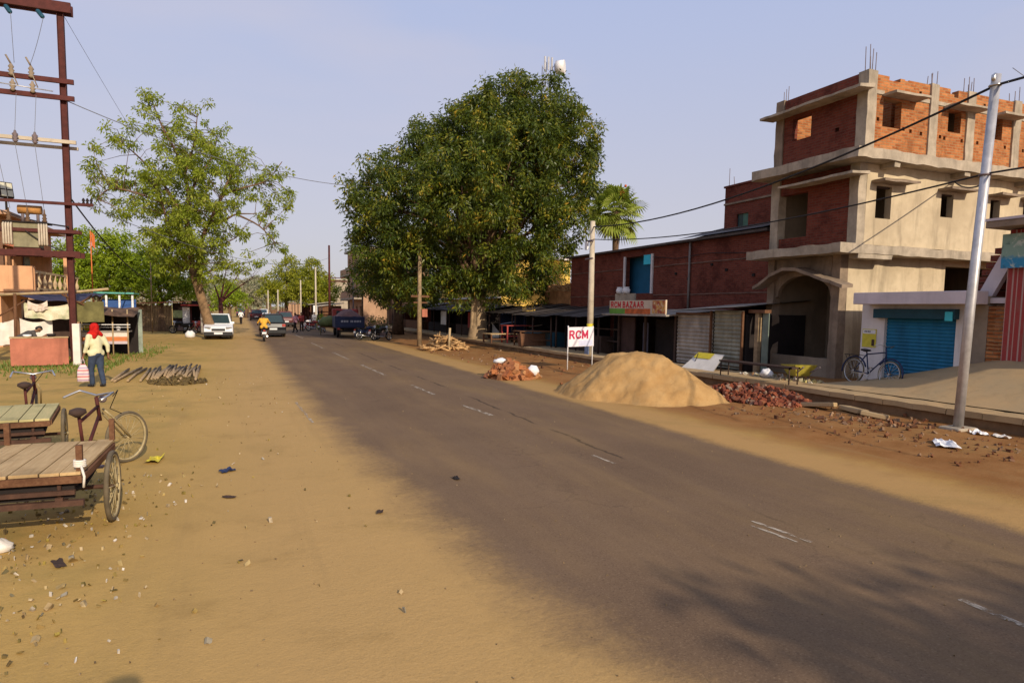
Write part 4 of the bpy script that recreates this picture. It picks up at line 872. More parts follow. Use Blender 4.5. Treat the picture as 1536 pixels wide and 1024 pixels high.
scrap('rag', 'dark crumpled rag in the middle of the dusty verge', 'rag', (-.2, 9.45), (.20, .12, .07), 'navy', 5)
scrap('dark_scrap', 'small dark scrap lying on the asphalt', 'scrap', (2.55, 8.1), (.16, .07, .035), 'dark', 6)
scrap('dark_scrap', 'flat dark offcut in the litter at lower left', 'scrap', (-1.45, 6.45), (.22, .08, .03), 'darkbrown', 7)
scrap('dark_scrap', 'dark leaf-like scrap on the dusty road edge', 'scrap', (1.35, 7.0), (.12, .06, .03), 'darkbrown', 8)
scrap('dark_scrap', 'brown scrap on the verge below the rag', 'scrap', (-.15, 8.15), (.14, .08, .03), 'darkbrown', 9)
scrap('red_scrap', 'red wrapper in the rubbish under the near cart', 'scrap', (-2.1, 7.1), (.22, .14, .09), 'red', 10)
sack('white rag bundle in the rubbish at the left edge', (-2.02, 7.0, 0), (.12, .10, .06), 'cloth_w', seed=14)
m = MB(); r = random.Random(17); m2 = MB()
for k in range(760):
    if k < 580: x, y = r.gauss(-1.75, .55), r.uniform(4.6, 9.6)
    else: x, y = r.uniform(-2.6, 1.2), r.uniform(4, 22)
    s = r.uniform(.008, .03) * (1.7 if r.random() < .1 else 1); z = gz(x, y) + .012 + (.0 if x < .2 else .006)
    if r.random() < .7: chunk(m, (x, y, z), (s * 1.8, s, s * .3), r)
    else: chunk(m, (x, y, z), (s * 1.2, s, s * .7), r)
tag(m.build('litter', isl_mat('mixed_litter', [(.08, .055, .03), (.36, .25, .06), (.46, .36, .22), (.26, .16, .05), (.15, .11, .04), (.30, .20, .06), (.56, .5, .42), (.10, .08, .03), (.33, .24, .05)])), 'scraps of paper, leaves and plastic strewn round the carts', 'litter', kind='stuff')
m = MB(); r = random.Random(19)
for k in range(620):
    x, y = r.uniform(-3, 7.4), r.uniform(2.2, 22); s = r.uniform(.004, .014); chunk(m, (x, y, gz(x, y) + s * .15 + (.006 if x > .2 else 0)), (s * 1.5, s, s * .7), r)
tag(m.build('pebbles', isl_mat('grit', [(.10, .07, .04), (.26, .17, .08), (.18, .12, .06), (.34, .24, .13)])), 'fine pebbles scattered over road and verge', 'pebbles', kind='stuff')
# ------------------------------------------------------------------ cargo tricycles
def cargo_trike(label, loc, rz, planks, steer, stakes=True):
    b = thing('cargo_tricycle', label, 'cargo tricycle', loc, rz, 'cargo tricycles parked on the verge')
    m = MB(); xs = [-.50, -.27, -.06, .17, .33, .50]; r = random.Random(int(loc[1] * 10))
    for k in range(5): dz = r.uniform(-.004, .006); m.box(xs[k] + .006, xs[k + 1] - .006, -.78 + r.uniform(-.02, .02), .78 + r.uniform(-.03, .03), .665 + dz, .695 + dz)
    m.build('platform', M[planks], b, bevel=.004)
    m = MB(); m.box(-.50, .50, -.79, -.72, .595, .662); m.box(-.50, .50, .70, .77, .595, .662); m.box(-.50, .50, -.06, .02, .595, .662); m.box(-.515, -.44, -.715, .695, .60, .66); m.box(.44, .515, -.715, .695, .60, .66); m.build('platform_frame', M['wood_red'], b)
    m = MB(); m.tube([(-.62, 0, .36), (.62, 0, .36)], .022, 8); m.box(-.34, -.28, -.75, .9, .40, .46); m.box(.28, .34, -.75, .9, .40, .46)
    for x in (-.31, .31):
        for y in (-.72, -.25, .25, .72): m.tube([(x, y, .45), (x, y, .6)], .02, 5)
    m.box(-.5, .5, -.76, -.70, .38, .43); m.box(-.44, .44, -.78, -.74, .49, .53)
    m.build('chassis', mat('dark_rusty_beam', (.085, .04, .024), .85, .4, 5., bump=.2), b)
    m = MB()
    for x in (-.36, .36): m.tube([(x, -.68, .50), (x, -.3, .43), (x, 0, .40), (x, .3, .43), (x, .68, .50)], .024, 6)
    m.box(-.42, .42, -.70, -.66, .44, .58); m.build('leaf_spring', M['dark'], b)
    for x in (-.60, .60): wheel(b, (x, 0, .36), (1, .0, 0), .36, .024, 20, sw=.006)
    if stakes:
        for x, y in ((.48, -.74), (.48, .74), (-.48, .74)): MB().box(x - .025, x + .025, y - .025, y + .025, .698, .93).build('stake', M['wood_red'], b)
    m = MB(); m.tube([(-.1, .78, .5), (0, 1.75, .32)], .022, 7); m.tube([(.1, .78, .5), (0, 1.75, .32)], .022, 7); m.tube([(0, 1.75, .32), (0, 1.55, .86)], .02, 7); m.tube([(0, 1.75, .32), (.04, 2.42, .72)], .022, 7); m.tube([(0, 1.6, .78), (.04, 2.40, .86)], .02, 7); m.tube([(.05, 2.44, .66), (.03, 2.36, .98)], .024, 7)
    m.build('frame', M['rust'], b)
    m = MB(); m.lathe((0, 0, 0), [(.03, -.05), (.11, 0), (.10, .04), (.04, .06)], 12); m.v = [(x * .85, y * 1.15 + 1.5, z + .90) for x, y, z in m.v]; m.build('saddle', M['darkbrown'], b)
    m = MB(); m.ring((.05, 1.75, .32), (1, 0, 0), .10, .01, 18, 4); m.tube([(.08, 1.75, .32), (.1, 1.80, .18)], .012, 5); m.tube([(-.08, 1.75, .32), (-.1, 1.70, .46)], .012, 5); m.box(.10, .19, 1.75, 1.85, .165, .19); m.box(-.19, -.10, 1.65, 1.75, .45, .475); m.build('pedals', M['rebar'], b)
    s, c_ = math.sin(steer), math.cos(steer)
    hub = Vector((.05 + .42 * s, 2.46 + .42 * c_, .36)); ax = (c_, -s, 0)
    m = MB()
    for q in (-.06, .06): o = Vector(ax) * q; m.tube([Vector((.05, 2.45, .82)) + o * .6, Vector((.06 + .1 * s, 2.48 + .1 * c_, .70)) + o, hub + o], .014, 6)
    m.build('fork', M['rim'], b)
    m = MB(); a = Vector(ax); f = Vector((s, c_, 0)); h0 = Vector((.03, 2.38, 1.0))
    m.tube([h0 - a * .30 - f * .22 - Vector((0, 0, .02)), h0 - a * .27 + Vector((0, 0, .05)), h0, h0 + a * .27 + Vector((0, 0, .05)), h0 + a * .30 - f * .22 - Vector((0, 0, .02))], .015, 7); m.build('handlebar', M['chrome'], b)
    m = MB(); m.ball(h0 + f * .09 - Vector((0, 0, .06)), (.05, .05, .05), 10, 7); m.build('bell', M['rebar'], b)
    m = MB(); m.tube([h0 + a * .26, h0 + a * .18 + f * .16 + Vector((0, 0, .06)), h0 + f * .2 - Vector((0, 0, .2)), hub + Vector((0, 0, .3))], .006, 5); m.tube([(.09, 1.75, .42), (.06, .9, .46), (.05, .02, .43)], .008, 5); m.tube([(.09, 1.75, .22), (.06, .9, .29), (.05, .02, .29)], .008, 5); m.build('chain_cable', M['dark'], b)
    if stakes:
        m = MB()
        for k in range(4): m.ring((.48, -.74, .74 + .016 * k), (.05, .03, 1), .043, .010, 14, 5)
        m.tube([(.50, -.79, .75), (.53, -.83, .66), (.52, -.82, .56)], .011, 5); m.build('rope', M['cloth_w'], b)
    wheel(b, tuple(hub), ax, .36, .024, 20); return b
cargo_trike('nearest cargo tricycle with pinkish brown plank bed and front wheel turned aside', (-1.83, 7.68, 0), R_(-1), 'wood', R_(36))
cargo_trike('second cargo tricycle with greenish grey plank bed behind the nearest one', (-2.93, 10.95, 0), R_(8), 'wood_green', R_(-5), False)
# poles laid on the ground
r = random.Random(31); base = []
for k in range(3):
    m = MB(); m.tube([(-2.3, 0, .04), (0, .03 * k, .045), (2.3, 0, .04)], [.032, .04, .034], 7); base.append(m)
pr = []
for k in range(26):
    if k < 3: o = base[k].build('bamboo_pole', M['bark_light']); pr.append(o)
    else: o = pr[k % 3].copy(); C.objects.link(o)
    x = (-3.35 + k * .2 if k < 5 else -2.45 + (k - 5) * .062) + r.uniform(-.04, .04); o.location = (x, 23.6 + r.uniform(-.5, .5) - .02 * k, .02 + (.07 if k > 8 and k % 2 else 0)); o.rotation_euler = (r.uniform(-.015, .015), 0, R_(90) + r.uniform(-.05, .05)); o.scale = (r.uniform(.75, 1.0), 1, 1)
    tag(o, 'long thin pole laid flat on the earth behind the man in the red scarf', 'pole', 'poles laid side by side on the earth')
m = MB(); r = random.Random(33)
for k in range(200):
    a, q = r.uniform(0, 6.28), math.sqrt(r.random()); chunk(m, (-1.65 + .75 * q * math.cos(a), 20.9 + .8 * q * math.sin(a), .02 + .12 * (1 - q)), (r.uniform(.05, .2), r.uniform(.03, .1), .04), r)
tag(m.build('rubbish', isl_mat('dark_ash', [(.05, .035, .02), (.12, .08, .03), (.16, .11, .04), (.07, .05, .02)])), 'dark patch of ashes and rubbish at the end of the laid poles', 'rubbish', kind='stuff')
m = MB()
for k in range(2600):
    x, y = r.uniform(-9, -4.0), r.gauss(27.2, 1.6)
    if r.random() < .35: x, y = r.uniform(-7, -3.3), r.gauss(34, 2.5)
    h = r.uniform(.05, .16); a = r.uniform(0, 6.28); dx, dy = .03 * math.cos(a), .03 * math.sin(a); z = gz(x, y)
    m.add([(x - dx, y - dy, z), (x + dx, y + dy, z), (x + r.uniform(-.05, .05), y + r.uniform(-.05, .05), z + h)], [(0, 1, 2)])
M['grass'] = leaf_mat('verge_grass', [(0, (.06, .10, .012)), (.5, (.12, .16, .025)), (1, (.20, .19, .05))], .2)
tag(m.build('grass', M['grass'], fix=False), 'thin green grass at the foot of the stalls', 'grass', kind='stuff')

# ------------------------------------------------------------------ transformer frame on tall double poles
HX = -5.62; HY = 28.5
HF = thing('transformer_pylon', 'tall rust red double pole frame with crossarms carrying the transformer', 'pylon', (HX, HY, 0))
for x in (0, -2.9):
    m = MB(); m.box(x - .10, x + .10, -.012, .012, 0, 12.4); m.box(x - .10, x - .085, -.10, -.013, 0, 12.4); m.box(x - .10, x - .085, .013, .10, 0, 12.4); m.box(x + .085, x + .10, -.10, -.013, 0, 12.4); m.box(x + .085, x + .10, .013, .10, 0, 12.4); m.build('pole', M['rust'], HF)
def arm(z, y, hh=.16, x0=-3.4, x1=.35, mm='rust'): m = MB(); m.box(x0, x1, y - .05, y + .05, z - hh / 2, z + hh / 2); m.build('crossarm', M[mm], HF)
arm(12.42, -.16, .34); arm(12.42, .16, .34); arm(9.92, -.16); arm(9.35, -.16); arm(7.85, -.16, .12, mm='pole'); arm(7.7, .16, .10, mm='pole'); arm(4.72, -.16, .12); arm(4.72, .16, .12); arm(3.93, -.18, .2); arm(3.93, .55, .2); arm(5.7, -.16, .1, -3.3, .8)
ins = [(12.2, x, -.4, -.75) for x in (-.65, -1.55, -2.4)]
for z, x, d, q in ins:
    m = MB(); p0 = Vector((x, -.2, z)); p1 = Vector((x + .38, -1.1, z - .55)); m.tube([p0, p1], .015, 5)
    for k in range(7): c = p0.lerp(p1, .25 + k * .1); m.ball(c, .075, 8, 5)
    m.build('insulator', M['teal_dark'], HF)
for z in (9.92, 7.85):
    for x in (-.85, -1.42, -2.0):
        m = MB(); m.lathe((x, -.26, z - .55 if z > 9 else z - .18), [(.03, 0), (.09, .05), (.05, .1), (.1, .16), (.05, .2), (.1, .27), (.05, .32), (.03, .4)], 9)
        if z > 9: m.lathe((x - .02, -.26, z - .05), [(.03, 0), (.1, .06), (.05, .11), (.1, .18), (.05, .24), (.09, .3), (.02, .42)], 9); m.tube([(x - .02, -.26, z + .35), (x - .15, -.3, z + .62)], .03, 5); m.tube([(x + .16, -.3, z - .35), (x, -.3, z + .1)], .02, 5)
        m.build('insulator', M['dull_plaster'] if z > 9 else M['rebar'], HF)
m = MB(); m.tube([(-2.4, -.3, 9.62), (-.25, -.3, 9.5)], .02, 5); m.build('switch_rod', M['steel'], HF)
m = MB()
for x in (.5, .62, .74): m.lathe((x, -.16, 5.72), [(.02, 0), (.05, .03), (.03, .1), (.06, .13), (.02, .22)], 8)
m.build('insulator', M['dark'], HF)
TR = thing('transformer', 'grey green oil transformer with orange conservator drum on the pole platform', 'transformer', (-6.9, 28.68, 4.04))
m = MB(); m.box(-.38, .38, -.3, .3, .08, .92); m.build('tank', mat('grey_green_tank', (.24, .21, .12), .7, .25, 3., grime=.45, streak=True), TR, bevel=.015)
m = MB(); m.box(-.66, .66, -.36, .36, .925, .97); m.build('lid', M['dark'], TR, bevel=.01)
for sx in (-1, 1):
    m = MB()
    for k in range(4): m.tube([(sx * (.40 + .075 * k), -.34, .90), (sx * (.41 + .075 * k), -.38, .85), (sx * (.41 + .075 * k), -.38, .2), (sx * (.40 + .075 * k), -.34, .15)], .034, 6)
    m.build('radiator', M['pole'], TR)
m = MB(); m.tube([(-.28, .05, 1.42), (.42, .05, 1.42)], .155, 16); m.build('conservator', mat('rusty_orange_drum', (.40, .19, .055), .75, .35, 4.), TR)
for q in (-.15, .3): MB().tube([(q, .05, .97), (q, .05, 1.32)], .05, 8).build('conservator_leg', M['rebar'], TR)
for x in (-.5, .05, .55):
    m = MB(); m.lathe((x, -.2, .97), [(.05, 0), (.09, .04), (.05, .1), (.08, .14), (.04, .2), (.07, .25), (.03, .32), (.02, .46)], 9); m.build('bushing', M['bark'], TR)
m = MB(); m.box(-.4, .4, -.25, .25, 0, .078); m.build('skid', M['rust'], TR)
FL = thing('floodlight', 'pale floodlight on a bracket at the corner of the pink house roof', 'floodlight', (-10.25, 39.2, 7.5)); FL.rotation_euler = (R_(-15), 0, R_(35))
m = MB(); m.box(-.28, .28, -.1, .1, -.38, .38); m.build('housing', M['dark'], FL, bevel=.02)
m = MB()
for x in (-.13, .13):
    for z in (-.18, .18): m.box(x - .11, x + .11, -.112, -.103, z - .15, z + .15)
m.build('lamp_glass', mat('milky_glass', (.55, .52, .38), .3, .1, 6., bump=0), FL)
m = MB(); m.tube([(0, .1, -.3), (.0, .25, -.9)], .05, 6); m.build('bracket', M['dark'], FL)

# wires on the left
def L(z, x): return (HX + x, HY - .3, z)
for k, x in enumerate((-.27, -1.17, -2.02)):
    cable(('rightmost', 'middle', 'leftmost')[k] + ' thin line wire dropping from the top beam insulators to the switch arms', (HX + x, HY - 1.1, 11.65), L(10.3, x * .5 - .75), .1, .008, 'wire_thin')
    cable(('rightmost', 'middle', 'leftmost')[k] + ' vertical jumper wire between switch arm and lower fuse arm', L(9.3, -.75 - .57 * k), L(7.9, -.85 - .57 * k), -.02, .008, 'wire_thin')
    cable(('rightmost', 'middle', 'leftmost')[k] + ' jumper wire from fuse arm down to the transformer', L(7.6, -.85 - .57 * k), (-6.35 - .5 * k, 28.48, 5.45), .0, .008, 'wire_thin')
cable('long wire from the rust red pole through the light green tree to the big tree', (HX, HY - .2, 9.3), (11.5, 44, 10.4), 1.2, .016, 'wire_thin', 30)
cable('second long wire lower down crossing the far end of the road', (HX + .3, HY, 5.8), (9.1, 75, 7.5), 1.4, .014, 'wire_thin', 30)
cable('drooping black cable from pink house corner to the rust red pole', (-10.6, 39.4, 6.6), (HX, HY - .15, 4.9), .1, .03)
cable('thick black cable hanging from the rust red pole toward the green tree', (HX + .1, HY, 5.9), (-5.6, 52, 3.8), .5, .03)
cable('dark cable slung below the transformer to the pole foot', (-6.9, 28.3, 4.7), (HX, HY - .15, 4.0), .12, .02)
cable('fine wire slanting down from the top of the rust red pole', (HX + .1, HY, 12.2), (-3.6, 46, 8.6), .1, .007, 'wire_thin')

# ------------------------------------------------------------------ pink house
PH = thing('pink_house', 'two-storey salmon pink house with balustraded balcony behind the transformer', 'house', (-9.5, 40, 0))
w = WB(PH); w.wall('x', -11.0, .25, 39.5, 49.5, 0, 6.35, [(43.2, 44.0, 3.6, 5.1), (40.2, 40.75, 3.4, 5.0), (41.3, 41.8, 3.4, 5.0)]); w.box(-17, -11.005, 39.5, 39.75, 0, 6.35); w.box(-17, -11.005, 49.2, 49.45, 0, 6.35); w.build('wall', M['pink'], PH)
w = WB(PH); w.box(-17.2, -10.2, 39.0, 50.6, 6.36, 6.55); w.build('roof', M['pink_dark'], PH)
w = WB(PH); w.prism([(-10.9, 5.05), (-9.5, 4.75), (-9.5, 4.85), (-10.9, 5.2)], 'y', 40.5, 49.6); w.build('sloping_ledge', M['terra'], PH)
w = WB(PH); w.box(-10.99, -9.3, 39.3, 49.6, 2.55, 2.80); w.build('balcony_slab', M['pink_dark'], PH)
w = WB(PH); w.box(-14.5, -9.34, 39.2, 39.38, 2.7, 3.95); w.build('balcony_parapet', M['pink'], PH)
w = WB(PH); w.box(-9.46, -9.36, 40.2, 49.5, 3.66, 3.78); w.box(-9.46, -9.36, 40.2, 49.5, 2.81, 2.93)
for k in range(9): w.lathe((-9.41, 40.6 + k * 1.06, 2.93), [(.07, 0), (.05, .06), (.13, .22), (.10, .36), (.05, .5), (.07, .62), (.07, .73)], 10)
w.build('balustrade', mat('cream_balustrade', (.58, .42, .24), .9, .15, 2., grime=.25), PH)
w = WB(PH); w.box(-9.5, -9.3, 39.4, 39.55, 2.81, 3.95); w.box(-9.5, -9.3, 46.3, 46.5, 2.81, 4.8); w.build('balcony_column', M['pink'], PH)
w = WB(PH); pts = [(44.0 + .55 * math.cos(t), 4.35 + .55 * math.sin(t)) for t in [math.pi * k / 12 for k in range(13)]]; w.prism(pts + [(43.45, 3.4), (44.55, 3.4)], 'x', -10.75, -10.70)
w.build('arched_window', mat('grey_blue_glass', (.18, .19, .22), .3), PH)
for y in (40.2, 41.3): WB(PH).box(-10.95, -10.9, y - .02, y + .6, 3.2, 5.1).build('window', M['dark'], PH)
w = WB(PH)
for y in (39.5, 44, 49.3): w.box(-9.6, -9.35, y - .13, y + .13, 0, 2.548)
w.build('ground_column', M['pink_dark'], PH)
w = WB(PH); w.box(-10.995, -10.95, 39.8, 49, .02, 2.5); w.build('ground_shutter', M['darkbrown'], PH)

# ------------------------------------------------------------------ market stalls at left
STL = thing('market_stall', 'ramshackle stall of bamboo poles hung with pale cloths behind the terracotta panel', 'stall', (-6.5, 29.3, 0))
w = WB(STL)
w.tube([(-8.6, 29.0, 2.40), (-5.5, 29.2, 2.62), (-4.55, 29.0, 2.74)], .05, 7); w.build('crossbar', M['bamboo'], STL)
for x, y, h in ((-7.5, 28.9, 2.5), (-5.8, 29.4, 2.6), (-7.3, 31.5, 2.7), (-6.3, 31.5, 2.6)): WB(STL).tube([(x, y, 0), (x + .06, y, h)], .05, 7).build('post', M['wood_red'], STL)
def drape(mb_, x0, x1, y, z0, z1, amp=.07, seed=0, sag=.15, n=20):
    mb_.grid(lambda u, v: (x0 + (x1 - x0) * u, y + amp * math.sin(u * 17 + seed + v) * v + .05 * nz(u * 4, v * 4, 1, seed), z0 - sag * 4 * u * (1 - u) * (1 - v * .5) - (z0 - z1) * v + .06 * nz(u * 5, v * 2, 1, seed + 3) * v), n, 8)
for args, mm in (((-7.25, -5.75, 29.1, 2.2, 1.65, .08, 1), mat('green_white_cloth', (.50, .54, .30), .9, .3, 3., col2=(.66, .56, .40))), ((-7.1, -6.5, 29.0, 2.28, 1.95, .05, 3), mat('pinkish_cloth', (.62, .50, .40), .9, .2, 3.)),
                 ((-7.45, -6.45, 29.35, 1.62, .75, .06, 2), M['cloth_w']), ((-8.6, -7.55, 29.3, 1.6, .7, .05, 7), M['cloth_w'])):
    w = WB(STL); drape(w, *args); w.build('hanging_cloth', mm, STL)
w = WB(STL); w.grid(lambda u, v: (-7.7 + 2.7 * u, 29.2 + 2.6 * v, 2.45 + .12 * nz(u * 4, v * 3, 1, 5) - .25 * math.sin(u * 3.1) * (1 - v) + .1 * v), 16, 10); w.build('tarpaulin', mat('blue_black_tarp', (.035, .03, .06), .7, .3), STL)
w = WB(STL); w.box(-8.0, -6.25, 31.8, 31.9, 0, 2.3); w.build('back_screen', M['darkbrown'], STL)
w = WB(STL)
for a, b in (((-5.75, 28.9, 1.9), (-5.2, 29.6, 2.5)), ((-5.3, 28.8, 2.3), (-5.9, 29.3, 1.9)), ((-6.0, 28.8, 2.5), (-5.1, 28.9, 2.0)), ((-5.55, 28.8, 1.2), (-5.9, 28.9, 2.55)), ((-7.9, 28.8, 1.7), (-7.2, 29.1, 2.25))): w.tube([a, b], .035, 6)
w.build('brace', M['wood_red'], STL)
w = WB(STL); w.grid(lambda u, v: (-5.65 + .95 * u, 28.85 + .08 * math.sin(u * 9), 2.25 - .75 * v + .05 * nz(u * 4, v * 4)), 10, 6); w.build('sack_cloth', mat('brown_green_sacking', (.16, .14, .05), .95, .35, 3.), STL)
TP = thing('counter_board', 'salmon terracotta counter panel facing the road in front of the stall', 'counter', (-6.35, 27.1, 0), R_(12))
m = MB(); m.obox((0, 0, .52), (1.62, .05, .92), (R_(-4), 0, 0)); m.build('panel', M['terra'], TP)
m = MB(); m.box(-.83, .83, -.02, .55, .99, 1.02); m.build('tabletop', M['wood'], TP)
for x in (-.74, .74): MB().box(x - .03, x + .03, .45, .51, 0, .985).build('leg', M['wood_red'], TP)
tag(MB().box(-.11, .11, -.11, .11, 0, 1.48).build('white_post', M['cloth_w'], loc=(-5.30, 27.3, 0), bevel=.01), 'short white painted post at the right end of the terracotta panel', 'post')
OC = thing('food_counter', 'low orange and white food stall counter to the right of the cloth stall', 'stall', (-5.2, 32.4, 0))
w = WB(OC); w.box(-6.1, -4.4, 32.3, 32.36, .50, .98); w.build('front_panel', band_mat('orange_white_panel', [(0, (.55, .17, .05)), (.30, (.66, .58, .5)), (.62, (.50, .42, .44))], 'z', .62, .0), OC)
w = WB(OC); w.box(-6.15, -4.35, 32.25, 33.1, 1.0, 1.05); w.build('tabletop', M['tin'], OC)
for x in (-6.1, -4.45): WB(OC).box(x, x + .05, 32.4, 32.45, 0, 1.0).build('leg', M['bamboo'], OC)
for x in (-6.1, -4.95, -4.4): WB(OC).tube([(x, 32.2, 0), (x, 32.2, 1.95)], .03, 6).build('post', M['bamboo'], OC)
w = WB(OC); w.box(-6.15, -4.3, 32.15, 32.2, 1.30, 1.335); w.box(-6.15, -4.3, 32.15, 32.2, 1.2, 1.215); w.build('rail', M['bag'], OC)
w = WB(OC); w.grid(lambda u, v: (-6.3 + 2.2 * u, 31.6 + 2.2 * v, 1.62 + .35 * v + .1 * nz(u * 4, v * 4, 1, 2) + .12 * math.sin(u * 3.14)), 12, 8); w.build('canopy', mat('sooty_brown_sacking', (.07, .04, .025), .95, .5, 2.5, col2=(.16, .09, .05)), OC)
w = WB(OC); w.box(-6.3, -4.2, 33.6, 33.7, 0, 1.9); w.build('back_screen', M['dark'], OC)
for nm, lb, x, y, z, rr, hh, mm in (('pot', 'yellow tub standing on the food counter left end', -5.95, 32.6, 1.05, .12, .22, 'yellow'), ('bowl', 'shiny steel bowl on the food counter', -5.6, 32.6, 1.05, .16, .10, 'chrome'), ('jar', 'white jar on the food counter near its right post', -4.8, 32.6, 1.05, .08, .18, 'bag'),
                                   ('pot', 'small dark pot on the terracotta counter top', -6.1, 27.5, 1.02, .12, .1, 'dark'), ('bowl', 'pale bowl on the left end of the terracotta counter', -6.75, 27.35, 1.02, .13, .08, 'bag')):
    tag(MB().lathe((0, 0, 0), [(rr * .75, 0), (rr, hh * .5), (rr * .95, hh), (rr * .8, hh)], 14).build(nm, M[mm], loc=(x, y, z)), lb, nm)
m = MB(); corr(m, lambda s_, t_, d: (-4.7 + s_ * .55, 34.2 + d, 1.0 * 0 + t_), 1.1, 1.95, .1, .014); tag(m.build('tin_sheet', mat('pale_green_tin', (.33, .37, .30), .6, .3, 2., grime=.3)), 'pale green tin sheet standing right of the food counter', 'sheet')
SH = thing('roadside_stand', 'blue and white low shop structure half hidden behind the food counter', 'stall', (-6.3, 45, 0))
w = WB(SH); w.box(-7.3, -5.6, 44.4, 44.5, 0, 2.45); w.build('wall', M['blue'], SH)
w = WB(SH); w.box(-7.6, -5.6, 43.6, 46, 2.75, 2.83); w.build('roof', mat('teal_sheet', (.10, .34, .28), .7, .2), SH)
for x in (-7.0, -6.35, -5.7): WB(SH).box(x - .05, x + .05, 43.8, 43.9, 0, 2.74).build('post', M['bag'], SH)
tag(MB().tube([(0, 0, 0), (0, 0, 6.5)], .035, 6).build('flag_pole', M['orange'], loc=(-8.2, 47, 0)), 'thin pole carrying a small orange pennant in front of the green tree', 'flag pole')
o = MB().grid(lambda u, v: (.05 + .16 * u, .03 * math.sin(u * 6), 6.45 - .8 * v - .2 * u), 5, 5).build('pennant', M['orange'], loc=(-8.2, 47, 0)); tag(o, 'small orange pennant on the thin pole', 'flag')
FN = thing('board_fence', 'dark grey brown fence of old boards under the bushy green tree', 'fence', (-5.5, 61, 0)); r = random.Random(41)
w = WB(FN)
for k in range(26): x = -8.0 + k * .11; h = 2.15 + r.uniform(-.08, .08); w.box(x, x + .10, 60.95 + r.uniform(-.02, .02), 61.0, 0, h)
w.build('boards', mat('sun_bleached_boards', (.17, .105, .06), .9, .35, 2.5, grime=.4, streak=True), FN)
w = WB(FN); w.prism([(-8.1, 2.2), (-2.6, 2.45), (-2.6, 2.52), (-8.1, 2.27)], 'y', 60.4, 62); w.build('coping', M['terra'], FN)
w = WB(FN); w.box(-5.1, -2.8, 61.2, 61.3, 0, 2.3); w.build('back_boards', M['darkbrown'], FN)
tag(MB().tube([(0, 0, 0), (.0, 0, 5.4)], [.05, .035], 7).build('thin_pole', M['bark_light'], loc=(-6.2, 57.5, 0)), 'thin bare pole in front of the board fence', 'pole')
tag(MB().box(-.42, .42, -.02, .02, 0, .62).build('notice', mat('pale_green_notice', (.40, .46, .20), .7), loc=(-4.62, 60.9, 1.1)), 'small pale green notice on the board fence', 'notice')
KS = thing('road_kiosk', 'small red and black kiosk with white side panel beside the leaning trunk', 'kiosk', (-3.3, 58, 0))
w = WB(KS); w.box(-4.1, -3.6, 57.3, 57.36, .25, 2.0); w.build('white_panel', M['bag'], KS)
w = WB(KS); w.box(-3.6, -2.6, 59.5, 59.6, 0, 2.5); w.box(-4.1, -4.04, 57.37, 59.6, 0, 2.4); w.build('wall', M['dark'], KS)
w = WB(KS); w.box(-4.2, -2.2, 56.9, 59.8, 2.1, 2.22); w.build('roof', M['red'], KS)
w = WB(KS); w.box(-3.55, -2.4, 57.5, 58.1, .2, .95); w.build('counter', M['red'], KS)
for x in (-3.5, -2.4): WB(KS).tube([(x, 57.2, 0), (x, 57.2, 2.1)], .05, 6).build('post', M['rust'], KS)
sack('pale sack dumped left of the leaning tree trunk', (-3.1, 49.2, 0), (.32, .28, .26), seed=21)
CB = thing('cable_post', 'white banded post standing behind the leaning tree trunk', 'post', (-2.6, 54, 0))
MB().tube([(0, 0, 0), (0, 0, 5.2)], .09, 8).build('shaft', band_mat('banded_post', [(0, (.55, .5, .45)), (.6, (.35, .07, .05))], 'z', 2.6), CB)
# poles far down the road
def lamp(label, x, y, h, rr=.07, cap=False, mm='pole'):
    p = thing('street_pole', label, 'pole', (x, y, 0), 0, 'poles along the far right verge'); MB().tube([(0, 0, 0), (0, 0, h)], [rr, rr * .7], 8).build('shaft', M[mm], p)
    if cap: m = MB(); m.box(-.25, .12, -.06, .06, 1.4, 2.3); m.build('notice_board', M['bag'], p)
lamp('pale pole with small white board, nearest of the far right poles', 6.9, 68, 7.0 - 1, .1, True)
lamp('slim pale pole between the walking person and the green trees', 5.9, 73, 4.9, .09)
lamp('short pale pole behind the black car', 4.4, 88, 4.2, .1)
lamp('short pale pole left of the black car roof', 3.4, 92, 4.2, .1)
MS = thing('mast', 'dark reddish pole rising above the trees left of the big tree', 'mast', (9.05, 75, 0))
MB().tube([(0, 0, 0), (0, 0, 8.8)], [.14, .10], 8).build('shaft', M['rust'], MS)
m = MB(); m.box(-.1, 1.9, -.05, .05, 4.9, 5.0); m.box(-.1, 2.4, -.05, .05, 5.3, 5.38); m.build('crossarm', M['rust'], MS)
lamp('dark pole in front of the beige house', 10.2, 66, 5.2, .08, False, 'rebar')
